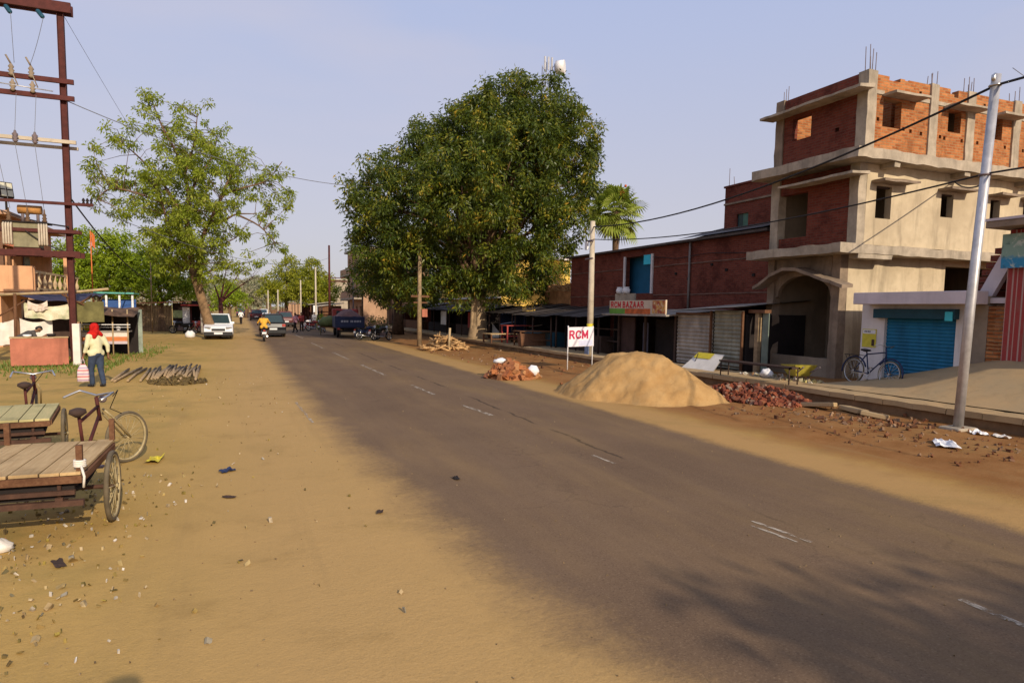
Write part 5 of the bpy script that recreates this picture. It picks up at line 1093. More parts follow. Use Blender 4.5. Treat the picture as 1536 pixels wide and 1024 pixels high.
# ------------------------------------------------------------------ vehicles
def car(name, label, loc, rz, paint, suv=True, cat='car'):
    c = thing(name, label, cat, loc, rz); L_, W_, H_ = 4.2, 1.72, 1.62 if suv else 1.48          # front faces +y
    prof = [(-2.08, .32), (-2.10, .70), (-2.02, .98), (.80, 1.00), (1.75, .86), (2.08, .70), (2.10, .34), (1.75, .22), (-1.75, .22)]
    m = MB(); n = len(prof); ws = []
    for x, k in ((-.86, .94), (-.80, 1.0), (.80, 1.0), (.86, .94)): ws += [(x, y * (1 if abs(x) < .85 else .985), .6 + (z - .6) * k) for y, z in prof]
    m.v = ws; 
    for s in range(3): m.f += [(s * n + i, s * n + (i + 1) % n, (s + 1) * n + (i + 1) % n, (s + 1) * n + i) for i in range(n)]
    m.f += [tuple(range(n)), tuple(range(3 * n, 4 * n))]; m.sm = [False] * len(m.f); m.build('body', M[paint], c, bevel=.05)
    b0, b1 = [(-2.0, .97), (1.0, .97)], [(-1.72 if suv else -1.4, H_), (.12, H_)]
    m = MB(); m.v = [(sx * .80, b0[0][0], .97) for sx in (-1, 1)] + [(sx * .80, b0[1][0], .97) for sx in (-1, 1)] + [(sx * .62, b1[0][0], H_) for sx in (-1, 1)] + [(sx * .62, b1[1][0], H_) for sx in (-1, 1)]
    m.f = [(0, 1, 5, 4), (2, 3, 7, 6), (0, 2, 6, 4), (1, 3, 7, 5), (4, 5, 7, 6), (0, 1, 3, 2)]; m.sm = [False] * 6; cab = m.build('roof', M[paint], c, bevel=.05)
    def pane(nm, q): m = MB(); m.add(q, [(0, 1, 2, 3)]); m.build(nm, M['glass'], c)
    def lerp(a, b, t): return tuple(a[i] + (b[i] - a[i]) * t for i in range(3))
    def quad(A, B_, C_, D, t0, t1, s0, s1, off):     # A,B bottom; D,C top
        P = lambda s, t: Vector(lerp(lerp(A, B_, s), lerp(D, C_, s), t)) + Vector(off); return [P(s0, t0), P(s1, t0), P(s1, t1), P(s0, t1)]
    pane('rear_window', quad((-.8, -2.0, .97), (.8, -2.0, .97), (.62, b1[0][0], H_), (-.62, b1[0][0], H_), .12, .86, .08, .92, (0, -.02, .004)))
    pane('windscreen', quad((-.8, 1.0, .97), (.8, 1.0, .97), (.62, .12, H_), (-.62, .12, H_), .06, .9, .07, .93, (0, .012, .012)))
    for sx in (-1, 1):
        for s0, s1 in ((.14, .5), (.54, .86)): pane('side_window', quad((sx * .8, -2.0, .97), (sx * .8, 1.0, .97), (sx * .62, .12, H_), (sx * .62, b1[0][0], H_), .10, .86, s0, s1, (sx * .014, 0, .004)))
        for y in (-1.3, 1.32):
            w_ = thing('wheel', None, None, (sx * .76, y, .32)); w_.parent = c; MB().ring((0, 0, 0), (1, 0, 0), .225, .095, 24, 8).build('tyre', M['rubber'], w_); MB().tube([(-.07, 0, 0), (.07, 0, 0)], .19, 18).build('rim', M['chrome'], w_)
        MB().box(sx * .84 - .1, sx * .84 + .1, .62, .78, .98, 1.12).build('mirror', M[paint], c, bevel=.02)
        MB().obox((sx * .62, 2.02, .74), (.36, .12, .15), (0, 0, -sx * .25)).build('headlight', M['chrome'], c, bevel=.02)
        MB().box(sx * .70 - .11, sx * .70 + .11, -2.13, -2.02, .74, .92).build('tail_light', M['red'], c, bevel=.01)
    MB().box(-.84, .84, 2.03, 2.16, .24, .50).build('bumper', M['black'], c, bevel=.03); MB().box(-.84, .84, -2.17, -2.04, .26, .50).build('bumper', M['black'] if suv else M['chrome'], c, bevel=.03)
    MB().box(-.4, .4, 2.07, 2.12, .55, .70).build('grille', M['black'], c, bevel=.01)
    MB().box(-.25, .25, -2.185, -2.172, .52 if suv else .5, .64).build('number_plate', M['bag'], c); MB().box(-.25, .25, 2.163, 2.172, .34, .46).build('number_plate', M['bag'], c)
    for x in (-.55, .52): MB().box(x, x + .03, -1.4, -.1, H_ + .005, H_ + .05).build('roof_rail', M['black'], c)
    m = MB(); m.box(-.7, .7, -2.09, 2.0, .2, .24); m.build('underside', M['dark'], c); return c
car('parked_suv', 'white parked car facing the viewer just right of the leaning trunk', (-1.30, 48.6, 0), R_(180), 'white_car')
car('hatchback', 'black car seen from behind on the road beside the motorcyclist', (2.15, 51.8, .01), 0, 'black_gloss')
car('survey_car', 'car under the camera that throws the shadow at the bottom edge', (.0, -1.4, .006), 0, 'white_car')
tag(MB().tube([(0, 0, 1.6), (0, 0, 2.0)], .04, 8).tube([(0, 0, 2.0), (0, 0, 2.22)], .1, 12).build('camera_mast', M['black'], loc=(0, -.55, .05)), 'slim mast with round head on the roof of the survey car', 'mast')

def motorcycle(label, loc, rz, paint='red', lean=.12, group='motorcycles', stand=True):
    b = thing('motorcycle', label, 'motorcycle', loc, rz, group); b.rotation_euler = (0, -lean if stand else 0, rz)   # front +y
    for y in (-.62, .64):
        w_ = thing('wheel', None, None, (0, y, .30)); w_.parent = b
        MB().ring((0, 0, 0), (1, 0, 0), .25, .05, 24, 6).build('tyre', M['black'], w_); m = MB(); m.ring((0, 0, 0), (1, 0, 0), .20, .018, 20, 5)
        for k in range(6): t_ = k * math.pi / 3; m.tube([(0, 0, 0), (0, .2 * math.cos(t_), .2 * math.sin(t_))], .014, 5)
        m.build('rim', M['chrome'], w_)
    m = MB(); m.ball((0, .17, .80), (.15, .30, .13), 14, 9); m.build('tank', M[paint], b)
    m = MB(); m.prism([(-.85, .84), (-.75, .70), (-.05, .70), (.0, .78), (-.2, .77), (-.5, .80)], 'x', -.13, .13); m.build('seat', M['black'], b, bevel=.03)
    m = MB(); m.prism([(-.80, .70), (-.62, .48), (-.1, .46), (.05, .68)], 'x', -.10, .10); m.build('side_panel', M[paint], b, bevel=.03)
    m = MB(); m.box(-.12, .12, -.12, .28, .24, .52); m.tube([(0, .1, .5), (0, .2, .66)], .07, 8); m.build('engine', M['rebar'], b, bevel=.03)
    m = MB(); m.tube([(0, -.62, .30), (0, -.1, .36)], .03, 6); m.tube([(0, .28, .3), (0, .38, .78)], .025, 6); m.tube([(0, .1, .36), (0, .3, .6)], .03, 6); m.tube([(0, -.1, .36), (0, .28, .3)], .03, 6); m.build('frame', M['black'], b)
    for q in (-1, 1): MB().tube([(q * .1, -.62, .3), (q * .12, -.55, .7)], .025, 6).build('shock_absorber', M['chrome'], b)
    m = MB()
    for x in (-.08, .08): m.tube([(x, .64, .30), (x, .42, .92)], .025, 6)
    m.build('fork', M['chrome'], b)
    m = MB(); m.tube([(-.36, .22, 1.0), (-.18, .36, 1.02), (0, .40, .98), (.18, .36, 1.02), (.36, .22, 1.0)], .016, 6); m.tube([(-.2, .36, 1.0), (-.3, .36, 1.18)], .008, 5); m.tube([(.2, .36, 1.0), (.3, .36, 1.18)], .008, 5); m.ball((-.31, .35, 1.2), (.07, .02, .05), 8, 6); m.ball((.31, .35, 1.2), (.07, .02, .05), 8, 6); m.build('handlebar', M['black'], b)
    MB().ball((0, .52, .86), (.10, .09, .11), 12, 8).build('headlight', M['chrome'], b)
    for y, a0, a1 in ((-.62, 40, 190), (.64, 20, 150)): MB().grid(lambda u, v: ((u - .5) * .13, y + .33 * math.cos(R_(a0 + (a1 - a0) * v)), .30 + .33 * math.sin(R_(a0 + (a1 - a0) * v))), 2, 10).build('mudguard', M[paint], b)
    m = MB(); m.tube([(.13, .2, .26), (.15, -.1, .24), (.17, -.75, .34)], [.025, .03, .045], 8); m.build('exhaust', M['chrome'], b)
    MB().box(-.07, .07, -.97, -.92, .66, .72).build('tail_light', M['red'], b); MB().box(-.12, .12, -.98, -.965, .48, .60).build('number_plate', M['bag'], b); return b
motorcycle('parked motorcycle in the tree shade, nearest to the wooden pole', (8.75, 44.6, 0), R_(-62), 'black')
motorcycle('parked motorcycle in the tree shade, left of the nearest one', (8.0, 45.4, 0), R_(-75), 'navy')
motorcycle('dark motorcycle parked by the white noticed pole', (6.5, 58.6, 0), R_(-20), 'navy')
motorcycle('red motorcycle parked beyond the walking person', (6.2, 62.5, 0), R_(-60), 'red')
motorcycle('second motorcycle parked beyond the walking person', (5.9, 65.5, 0), R_(-40), 'white')
motorcycle('motorcycle leaning beside the red and black kiosk', (-2.6, 55.2, 0), R_(60), 'red')
motorcycle('dark motorcycle parked in front of the kiosk white panel', (-4.1, 56.5, 0), R_(80), 'black')
MR = motorcycle('moving motorcycle carrying the rider in the yellow orange shirt', (1.35, 44.2, .01), 0, 'black', 0, None, False)
TK = thing('goods_truck', 'dark blue goods truck parked in the tree shade, tailgate toward the viewer', 'truck', (7.35, 50.3, 0), R_(-4))
m = MB(); m.box(-1.0, 1.0, -2.2, 1.6, .72, .80); m.box(-1.0, -.94, -2.2, 1.6, .81, 1.5); m.box(.94, 1.0, -2.2, 1.6, .81, 1.5); m.box(-.935, .935, 1.54, 1.6, .81, 1.5); m.build('cargo_bed', M['navy'], TK)
m = MB(); m.box(-1.02, 1.02, -2.27, -2.21, .78, 1.52); m.build('tailgate', M['navy'], TK, bevel=.01)
m = MB(); 
for k, (x, wd) in enumerate(((-.62, .16), (-.42, .12), (-.26, .14), (.02, .2), (.28, .12), (.44, .18), (.66, .1))): m.box(x, x + wd, -2.282, -2.274, 1.12, 1.26)
m.build('painted_lettering', mat('greyish_lettering', (.32, .33, .38), .7), TK)
m = MB(); m.box(-.95, .95, 1.7, 3.1, .6, 2.05); m.build('cabin', M['red'], TK, bevel=.08)
m = MB(); m.box(-.7, .7, 1.66, 1.695, 1.45, 1.9); m.build('rear_window', M['glass'], TK)
m = MB(); m.box(-.4, .4, -2.1, 2.9, .5, .715); m.box(-.9, .9, -2.25, -2.15, .42, .55); m.build('chassis', M['dark'], TK)
for x in (-.78, .78):
    for y in (-1.3, 2.3):
        w_ = thing('wheel', None, None, (x, y, .36)); w_.parent = TK; MB().ring((0, 0, 0), (1, 0, 0), .25, .11, 22, 7).build('tyre', M['black'], w_); MB().tube([(-.08, 0, 0), (.08, 0, 0)], .2, 14).build('rim', M['rebar'], w_)
    MB().box(x - .1, x + .1, -2.29, -2.275, .60, .72).build('tail_light', M['red'], TK)
m = MB(); m.grid(lambda u, v: (-.9 + 1.8 * u, -1.9 + 3.3 * v, 1.5 + .55 * math.sin(3.14 * u) * math.sin(3.14 * v) ** .5 + .1 * nz(u * 5, v * 5)), 14, 14); m.build('load', mat('pinkish_brown_load', (.20, .10, .085), .9, .3, 3.), TK)
GC = thing('handcart', 'green covered handcart loaded with bundles left of the truck', 'cart', (6.5, 53.5, 0))
m = MB(); m.box(-.7, .7, -1, 1, .6, .68); m.build('platform', M['wood_red'], GC)
m = MB(); m.ball((0, 0, .95), (.85, 1.1, .55), 14, 9); m.v = [(x + .1 * nz(x * 3, z * 3), y, max(.69, z + .12 * nz(x * 3, y * 3, 1, 4))) for x, y, z in m.v]; m.build('covered_load', mat('green_tarp', (.12, .14, .045), .9, .3, 3.), GC)
for x in (-.75, .75): wheel(GC, (x, 0, .36), (1, 0, 0), .36, .03, 12)
for k, (x, y, rz, pt) in enumerate(((2.6, 106, 0, 'maroon'), (4.2, 118, 170, 'white_car'), (1.2, 140, 0, 'navy'))):
    car('distant_car', ('reddish car far ahead under the roadside trees', 'pale car farther ahead facing the viewer', 'dark blue car near the vanishing end of the road')[k], (x + bend(y), y, .01), R_(rz), pt)
car('jeep', 'maroon car parked at the far right verge behind the black car', (4.3, 76, 0), R_(5), 'maroon')
# ------------------------------------------------------------------ people
def caps(m, a, ra, b, rb):
    a, b = Vector(a), Vector(b); m.ball(a, ra, 12, 8); m.ball(b, rb, 12, 8)
    if (b - a).length > 1e-4: m.tube([a, b], [ra, rb], 12)
def flesh(name, segs, matn, parent, vox=.014, it=3, extra=None):
    m = MB()
    for s in segs: caps(m, *s)
    if extra: extra(m)
    o = m.build(name, M[matn] if isinstance(matn, str) else matn, parent)
    r = o.modifiers.new('union', 'REMESH'); r.mode = 'VOXEL'; r.voxel_size = vox; r.use_smooth_shade = True
    s = o.modifiers.new('soften', 'SMOOTH'); s.factor = .5; s.iterations = it; return o
def hand_segs(w, d, side, curl=.5, fr=.0105):
    """palm and five fingers from wrist w, pointing along d; side = direction of the thumb"""
    w, d, t = Vector(w), Vector(d).normalized(), Vector(side); t = (t - d * t.dot(d)).normalized(); n = d.cross(t); S = []
    S += [(w, .024, w + d * .05, .026)]
    for k, (o, L_) in enumerate(((.03, .072), (.010, .080), (-.010, .074), (-.03, .058))):
        b = w + d * .085 + t * o; S.append((w + d * .03 + t * o * .6, .017, b, .015)); c = b + (d * math.cos(curl) + n * math.sin(curl)) * L_ * .5; e = c + (d * math.cos(curl * 2) + n * math.sin(curl * 2)) * L_ * .5
        S += [(b, fr, c, fr * .95), (c, fr * .95, e, fr * .8)]
    b = w + d * .025 + t * .03; c = b + (d * .7 + t * .7) * .035; S += [(b, .014, c, .012), (c, .012, c + (d * .9 + t * .25 + n * .3) * .03, .009)]
    return S
def person(label, loc, rz, J, shirt, pants, hairm='hair', sleeve=.45, vox=.015, shoes='black', bare=False, group=None, lean_head=(0, 0, 0)):
    """J: joints in local metres (person faces +y): hip(L,R) knee ankle toe, pelvis chest neck head, sho elb wri"""
    p = thing('person', label, 'person', loc, rz, group); V = {k: Vector(v) for k, v in J.items() if not isinstance(v, (int, float))}
    pel, ch, nk, hd = V['pelvis'], V['chest'], V['neck'], V['head']; up = (hd - nk).normalized(); fw = V.get('face', Vector((0, 1, 0))).normalized(); fw = (fw - up * fw.dot(up)).normalized(); rt = fw.cross(up)
    B_ = [(pel, .115, ch, .125), (ch, .12, nk, .055), (nk, .052, hd - up * .06, .05)]
    B_ += [(hd + up * .02, .088, hd - up * .05 + fw * .015, .070), (hd - up * .075 + fw * .035, .04, hd - up * .085 + fw * .045, .034), (hd + fw * .085 - up * .01, .016, hd + fw * .098 - up * .035, .015)]
    for s in (-1, 1): B_ += [(hd + rt * .082 * s - up * .02, .018, hd + rt * .088 * s + up * .02, .016), (hd + fw * .075 + rt * .03 * s + up * .012, .016, hd + fw * .07 + rt * .04 * s + up * .01, .015)]
    hx = (V['hipR'] - V['hipL']) * .55
    T_, P_ = [(pel + Vector((0, 0, .05)), .145, ch, .15), (pel - hx + Vector((0, 0, .0)), .115, pel + hx + Vector((0, 0, .0)), .115), (pel - hx * 1.05 + Vector((0, 0, -.03)), .10, pel + hx * 1.05 + Vector((0, 0, -.03)), .10), (ch - hx * .9, .12, ch + hx * .9, .12), (ch, .14, nk - up * .03, .062)], [(pel, .135, pel + Vector((0, 0, .06)), .13)]
    for s in 'LR':
        sh, el, wr, hp, kn, an, to = (V[k + s] for k in ('sho', 'elb', 'wri', 'hip', 'kne', 'ank', 'toe'))
        B_ += [(ch * .3 + nk * .7, .06, sh, .056), (sh, .052, el, .040), (el, .038, wr, .026), (pel, .10, hp, .09), (hp, .085, kn, .055), (kn, .054, an, .036), (an - Vector((0, 0, .02)), .035, to, .03)]
        hdir = (wr - el).normalized(); sd = Vector(J.get('thumb', (0, 1, 0)))
        B_ += hand_segs(wr + hdir * .01, hdir, sd, J.get('curl', .5), .0105 if vox < .013 else .0125)
        T_ += [(ch * .3 + nk * .7, .075, sh, .068), (sh, .068, sh.lerp(el, min(1, sleeve * 2)), .058)]
        if sleeve > .5: T_ += [(el, .056, el.lerp(wr, (sleeve - .5) * 2), .044)]
        P_ += [(pel, .125, hp, .105), (hp, .103, kn, .075), (kn, .074, kn.lerp(an, .93), .062)]
        flesh('shoe', [(an - Vector((0, 0, .03)), .045, to, .038), (an, .042, an - Vector((0, 0, .03)), .046)], shoes, p, .016)
    flesh('body', B_, 'skin', p, vox); flesh('shirt', T_, shirt, p, .018); flesh('trousers', P_, pants, p, .018)
    if hairm: flesh('hair', [(hd + up * .045 - fw * .02, .084, hd - up * .02 - fw * .045, .070), (hd + up * .06 + fw * .03, .055, hd + up * .05 - fw * .02, .07)], hairm, p, .016)
    return p
STAND = dict(pelvis=(0, 0, .88), chest=(0, .01, 1.18), neck=(0, .0, 1.39), head=(0, .02, 1.53), shoL=(-.18, 0, 1.34), shoR=(.18, 0, 1.34), elbL=(-.22, -.03, 1.06), elbR=(.23, -.05, 1.06), wriL=(-.21, .04, .82), wriR=(.25, -.01, .82),
             hipL=(-.09, 0, .84), hipR=(.09, 0, .84), kneL=(-.10, .03, .46), kneR=(.10, .03, .46), ankL=(-.10, -.01, .08), ankR=(.11, -.01, .08), toeL=(-.11, .13, .035), toeR=(.13, .13, .035))
J = dict(STAND); J.update(pelvis=(0, 0, .90), kneL=(-.09, .10, .47), ankL=(-.09, .06, .08), toeL=(-.10, .20, .035), kneR=(.09, -.02, .47), ankR=(.10, -.12, .09), toeR=(.11, .01, .035), elbL=(-.24, .0, 1.08), wriL=(-.27, .10, .84), elbR=(.25, -.10, 1.08), wriR=(.27, -.08, .84), face=(-.35, .9, -.1), head=(-.01, .04, 1.54))
t = NT('scarf_check'); n = t.noise(t.obj(), 16, 4); t.bsdf(t.mix(t.smooth(n, .35, .7), (.50, .018, .012), (.30, .008, .01)), .95, 0, t.bump(n, .5, .02), .1); M['scarf'] = t.m
pm = person('man with red scarf over his head, pale shirt and jeans carrying a plastic bag', (-3.52, 20.3, .0), R_(42), J, 'shirt', 'jeans', None, .8, .011)
flesh('scarf', [((-.01, .02, 1.58), .112, (-.01, .03, 1.47), .105), ((-.02, .0, 1.44), .10, (-.10, .04, 1.36), .10), ((-.06, .10, 1.40), .07, (-.13, .16, 1.14), .055), ((.06, -.02, 1.42), .075, (.12, -.03, 1.37), .06), ((-.13, .15, 1.2), .055, (-.14, .16, 1.02), .03), ((-.03, -.05, 1.44), .08, (-.08, -.07, 1.32), .05)], 'scarf', pm, .014, 2)
m = MB(); P = [(-.12, .05), (.12, .05), (.13, .065), (.125, .06), (.10, .045), (.045, .02)]
prof = [(-.24, .105, .045), (-.22, .135, .065), (-.08, .14, .075), (.06, .125, .06), (.14, .10, .045), (.22, .055, .02)]; vs = []; n = 20
for z, hx, hy in prof:
    for k in range(n):
        t_ = 2 * math.pi * k / n; c_, s_ = math.cos(t_), math.sin(t_); w_ = 1 + .10 * nz(k * .9, z * 9, 1, 4)
        vs.append((math.copysign(abs(c_) ** .5, c_) * hx * w_, math.copysign(abs(s_) ** .6, s_) * hy * w_, z + .012 * nz(k * .8, z * 5, 1, 8)))
m.add(vs, [(i * n + k, i * n + (k + 1) % n, (i + 1) * n + (k + 1) % n, (i + 1) * n + k) for i in range(len(prof) - 1) for k in range(n)] + [tuple(range(n)), tuple(range((len(prof) - 1) * n, len(prof) * n))], True)
m.tube([(-.04, 0, .2), (-.02, 0, .3), (.0, .0, .4), (.03, 0, .3), (.04, 0, .2)], .009, 5)
o = m.build('plastic_bag', band_mat('red_white_bag', [(0, (.62, .50, .48)), (.42, (.50, .10, .10)), (.6, (.62, .5, .48)), (.85, (.30, .18, .32))], 'z', .16, .5), loc=(-3.80, 20.15, .40), ); tag(o, 'red and white striped bag in the left hand of the man with scarf', 'bag')
# rider
J = dict(pelvis=(0, -.34, .90), chest=(0, -.26, 1.20), neck=(0, -.20, 1.42), head=(0, -.17, 1.56), shoL=(-.20, -.21, 1.36), shoR=(.20, -.21, 1.36), elbL=(-.34, -.02, 1.14), elbR=(.34, -.02, 1.14), wriL=(-.36, .20, 1.05), wriR=(.36, .20, 1.05), hipL=(-.11, -.32, .87), hipR=(.11, -.32, .87), kneL=(-.22, .10, .74), kneR=(.22, .10, .74), ankL=(-.20, -.06, .36), ankR=(.20, -.06, .36), toeL=(-.20, .08, .30), toeR=(.20, .08, .30), curl=1.2)
person('rider in yellow orange shirt seen from behind on the moving motorcycle', (1.35, 44.2, .01), 0, J, mat('yellow_orange_shirt', (.68, .36, .045), .9, .2, 6.), 'darkbrown', 'hair', .6, .016)
# bending vendor
J = dict(pelvis=(0, -.12, .86), chest=(0, .14, 1.06), neck=(0, .32, 1.18), head=(0, .43, 1.25), face=(0, .7, -.6), shoL=(-.18, .26, 1.14), shoR=(.18, .26, 1.14), elbL=(-.2, .36, .90), elbR=(.2, .34, .90), wriL=(-.14, .54, .98), wriR=(.14, .52, .98), hipL=(-.09, -.12, .82), hipR=(.09, -.12, .82), kneL=(-.10, .0, .45), kneR=(.10, .02, .45), ankL=(-.1, -.1, .08), ankR=(.1, -.08, .08), toeL=(-.11, .04, .035), toeR=(.12, .06, .035))
person('stall keeper in dark shirt bending over the counter', (-7.05, 28.2, 0), R_(-75), J, mat('dark_olive_shirt', (.07, .06, .055), .9, .2, 6.), 'dark', 'hair', .45, .015)
J = dict(STAND); J.update(kneL=(-.09, .16, .48), ankL=(-.09, .22, .09), toeL=(-.10, .36, .05), kneR=(.09, -.04, .47), ankR=(.10, -.26, .12), toeR=(.11, -.14, .045), elbR=(.24, .06, 1.08), wriR=(.22, .2, .88), elbL=(-.24, -.14, 1.08), wriL=(-.25, -.12, .84))
person('walking person in pink and white shirt and dark trousers at the road edge', (4.25, 58.2, .01), R_(115), J, mat('pinkish_shirt', (.58, .28, .32), .9, .3, 5.), 'dark', 'hair', .5, .016)
person('person in red shirt standing behind the walking one', (5.0, 61.5, .01), R_(200), STAND, 'red', 'darkbrown', 'hair', .6, .016)
person('person in white shirt far off on the left edge of the road', (.1, 84, .01), R_(170), J, 'bag', 'dark', 'hair', .6, .018)
person('person in white shirt beyond the parked motorcycles', (6.6, 66.5, .01), R_(150), STAND, 'cloth_w', 'jeans', 'hair', .6, .018)
# ------------------------------------------------------------------ trees
NR = np.random.default_rng(12)
def unit(a): return a / np.maximum(1e-9, np.linalg.norm(a, axis=-1, keepdims=True))
def leaves(name, cen, per, rad, ll, lw, matl, parent, droop=.3, flat=.0, outdir=None):
    """many small leaf-shaped faces gathered round the cluster centres"""
    cen = np.asarray(cen, float); N = len(cen) * per; c = np.repeat(cen, per, 0)
    off = NR.normal(size=(N, 3)); off = unit(off) * (NR.random((N, 1)) ** .5) * rad * NR.uniform(.6, 1.25, (len(cen), 1)).repeat(per, 0)
    b = c + off * np.array([1, 1, .75]); d = unit(unit(off) * .8 + NR.normal(size=(N, 3)) * .6 + np.array([0, 0, -droop]))
    s = unit(np.cross(d, NR.normal(size=(N, 3)) * (1 - flat) + np.array([0, 0, 1.]) * (.35 + flat)))
    L_ = ll * NR.uniform(.65, 1.3, (N, 1)); W_ = lw * NR.uniform(.7, 1.25, (N, 1)); nn = np.cross(d, s)
    v = np.empty((N, 4, 3), np.float32); v[:, 0] = b; v[:, 1] = b + d * L_ * .45 + s * W_ * .5 + nn * L_ * .06; v[:, 2] = b + d * L_ - np.array([0, 0, 1]) * L_ * droop * .3; v[:, 3] = b + d * L_ * .45 - s * W_ * .5 + nn * L_ * .06
    me = bpy.data.meshes.new(name); me.vertices.add(N * 4); me.vertices.foreach_set('co', v.reshape(-1)); me.loops.add(N * 4); me.loops.foreach_set('vertex_index', np.arange(N * 4, dtype=np.int32))
    me.polygons.add(N); me.polygons.foreach_set('loop_start', np.arange(0, N * 4, 4, dtype=np.int32)); me.polygons.foreach_set('loop_total', np.full(N, 4, np.int32)); me.update(); me.validate()
    o = bpy.data.objects.new(name, me); C.objects.link(o); me.materials.append(matl); o.parent = parent; return o
def ball_pts(c, r, n, shell=.55, sq=(1, 1, 1)):
    u = unit(NR.normal(size=(n, 3))); q = (shell ** 3 + (1 - shell ** 3) * NR.random((n, 1))) ** (1 / 3.)
    return np.asarray(c) + u * q * r * np.asarray(sq)
def limb(m, pts, r0, r1, n=8, seed=1):
    P = [Vector(p) for p in pts]; out = []; K = 4
    for i in range(len(P) - 1):
        p0, p1, p2, p3 = P[max(0, i - 1)], P[i], P[i + 1], P[min(len(P) - 1, i + 2)]
        for k in range(K): t = k / K; out.append(.5 * ((2 * p1) + (p2 - p0) * t + (2 * p0 - 5 * p1 + 4 * p2 - p3) * t * t + (3 * p1 - p0 - 3 * p2 + p3) * t ** 3))
    out.append(P[-1]); L_ = len(out) - 1; m.tube(out, [(r0 + (r1 - r0) * (i / L_)) * (1 + .09 * nz(i * .9, seed)) for i in range(L_ + 1)], n); return out
def twigs(m, cen, nodes, rr, every=1, mx=4.):
    nd = np.array([tuple(p) for p in nodes])
    for k, c in enumerate(cen):
        if k % every: continue
        d = np.linalg.norm(nd - c, axis=1) + .6 * np.maximum(0, nd[:, 2] - c[2]); j = int(d.argmin())
        if d[j] > mx: continue
        a, b = Vector(nd[j]), Vector(c); mid = a.lerp(b, .5) + Vector((0, 0, .12 * (b - a).length)) + Vector(NR.normal(size=3) * .08 * (b - a).length); m.tube([a, mid, b], [rr, rr * .7, rr * .35], 4, False)
LM = {}
LM['mango'] = leaf_mat('dark_mango_leaves', [(0, (.018, .032, .006)), (.36, (.045, .070, .009)), (.64, (.100, .125, .012)), (.86, (.22, .205, .02)), (1, (.46, .26, .03))], .22, .42)
LM['neem'] = leaf_mat('light_neem_leaves', [(0, (.12, .16, .012)), (.5, (.235, .285, .02)), (.85, (.36, .39, .05)), (1, (.36, .31, .12))], .45)
LM['bright'] = leaf_mat('bright_green_leaves', [(0, (.10, .15, .008)), (.5, (.21, .29, .012)), (1, (.36, .42, .03))], .4)
LM['yellowish'] = leaf_mat('yellow_green_leaves', [(0, (.12, .14, .010)), (.5, (.26, .27, .016)), (1, (.38, .36, .04))], .4)
LM['far'] = leaf_mat('far_leaves_haze_tint', [(0, (.18, .19, .12)), (.5, (.26, .27, .16)), (1, (.36, .34, .21))], .3)  # paled and greyed: distance haze put into the leaf colour
LM['farbrown'] = leaf_mat('brown_leaves_haze_tint', [(0, (.21, .18, .12)), (.5, (.29, .25, .16)), (1, (.37, .33, .22))], .3)  # brown leaves with haze mixed into the colour
LM['palm'] = leaf_mat('palm_blades', [(0, (.11, .16, .014)), (.5, (.26, .32, .04)), (1, (.42, .44, .12))], .3)

# great dark tree; lobes as (across, up, radius) in metres from the trunk foot
T1 = thing('mango_tree', 'huge dark rounded mango tree spreading over the market sheds', 'tree', (13.6, 39.0, .3)); T1R = (.945, -.325); T1D = (.325, .945)
lob = [(2.0, 14.1, 2.2), (4.4, 13.8, 2.2), (5.8, 12.2, 2.2), (6.1, 9.7, 2.0), (5.4, 6.9, 1.9), (-.5, 12.7, 2.2), (-3.0, 12.0, 1.75), (-2.6, 10.6, 2.6), (-5.0, 10.5, 1.7), (-6.3, 9.0, 2.0), (-7.3, 8.1, 1.5), (-6.2, 6.1, 2.0), (-6.3, 4.2, 1.5), (-4.2, 7.3, 2.5),
       (-3.8, 4.5, 2.2), (-.9, 8.6, 3.2), (2.0, 10.3, 3.3), (3.2, 7.3, 2.5), (.3, 5.3, 2.5), (-1.8, 4.0, 1.7), (2.8, 4.5, 2.1), (4.9, 4.9, 1.7), (1.3, 3.3, 1.5), (-.9, 2.9, 1.25), (3.6, 3.2, 1.45), (.6, 12.6, 2.3), (3.3, 12.2, 2.6), (-7.9, 8.0, .8), (7.2, 11.4, 1.1), (-3.4, 13.2, .9), (2.2, 15.7, .9), (5.2, 15.0, .9), (7.2, 9.4, 1.2), (-5.6, 3.2, 1.4), (-4.2, 2.7, 1.3), (-7.4, 5.6, 1.0), (-7.2, 3.9, .9), (6.9, 7.9, .8), (-4.2, 11.8, .8), (-1.2, 14.2, .9), (7.6, 12.3, .5)]
def w1(u, w_, z): return (u * T1R[0] + w_ * T1D[0], u * T1R[1] + w_ * T1D[1], z)
cen = []; targets = []
for u, z, r in lob:
    u *= .915; r *= .9; u -= .15; z = z if z < 8 else 8 + (z - 8) * .915
    for w_ in ((-3.6, 0.2, 3.4) if r >= 2.4 else ((-1.6, 1.5) if r > 1.6 else (0.,))):
        w_ += NR.uniform(-.6, .6); c = w1(u, w_, z); targets.append(c); cen.append(ball_pts(c, r, int(15 * r * r), .74, (1, 1, .92)))
cen = np.concatenate(cen)
m = MB(); m.tube([(0, 0, -.3), (0, 0, .25), (.03, 0, 1.0), (.05, .05, 2.0), (.05, .1, 3.0), (.0, .1, 4.2)], [.78, .62, .50, .46, .48, .40], 14)
for k in range(6): a = k * 1.05 + .2; m.tube([(.34 * math.cos(a), .34 * math.sin(a), -.2), (.40 * math.cos(a), .40 * math.sin(a), .8), (.33 * math.cos(a + .1), .33 * math.sin(a + .1), 3.2)], [.26, .15, .13], 7)
m.build('trunk', M['bark_light'], T1)
m = MB(); nodes = []
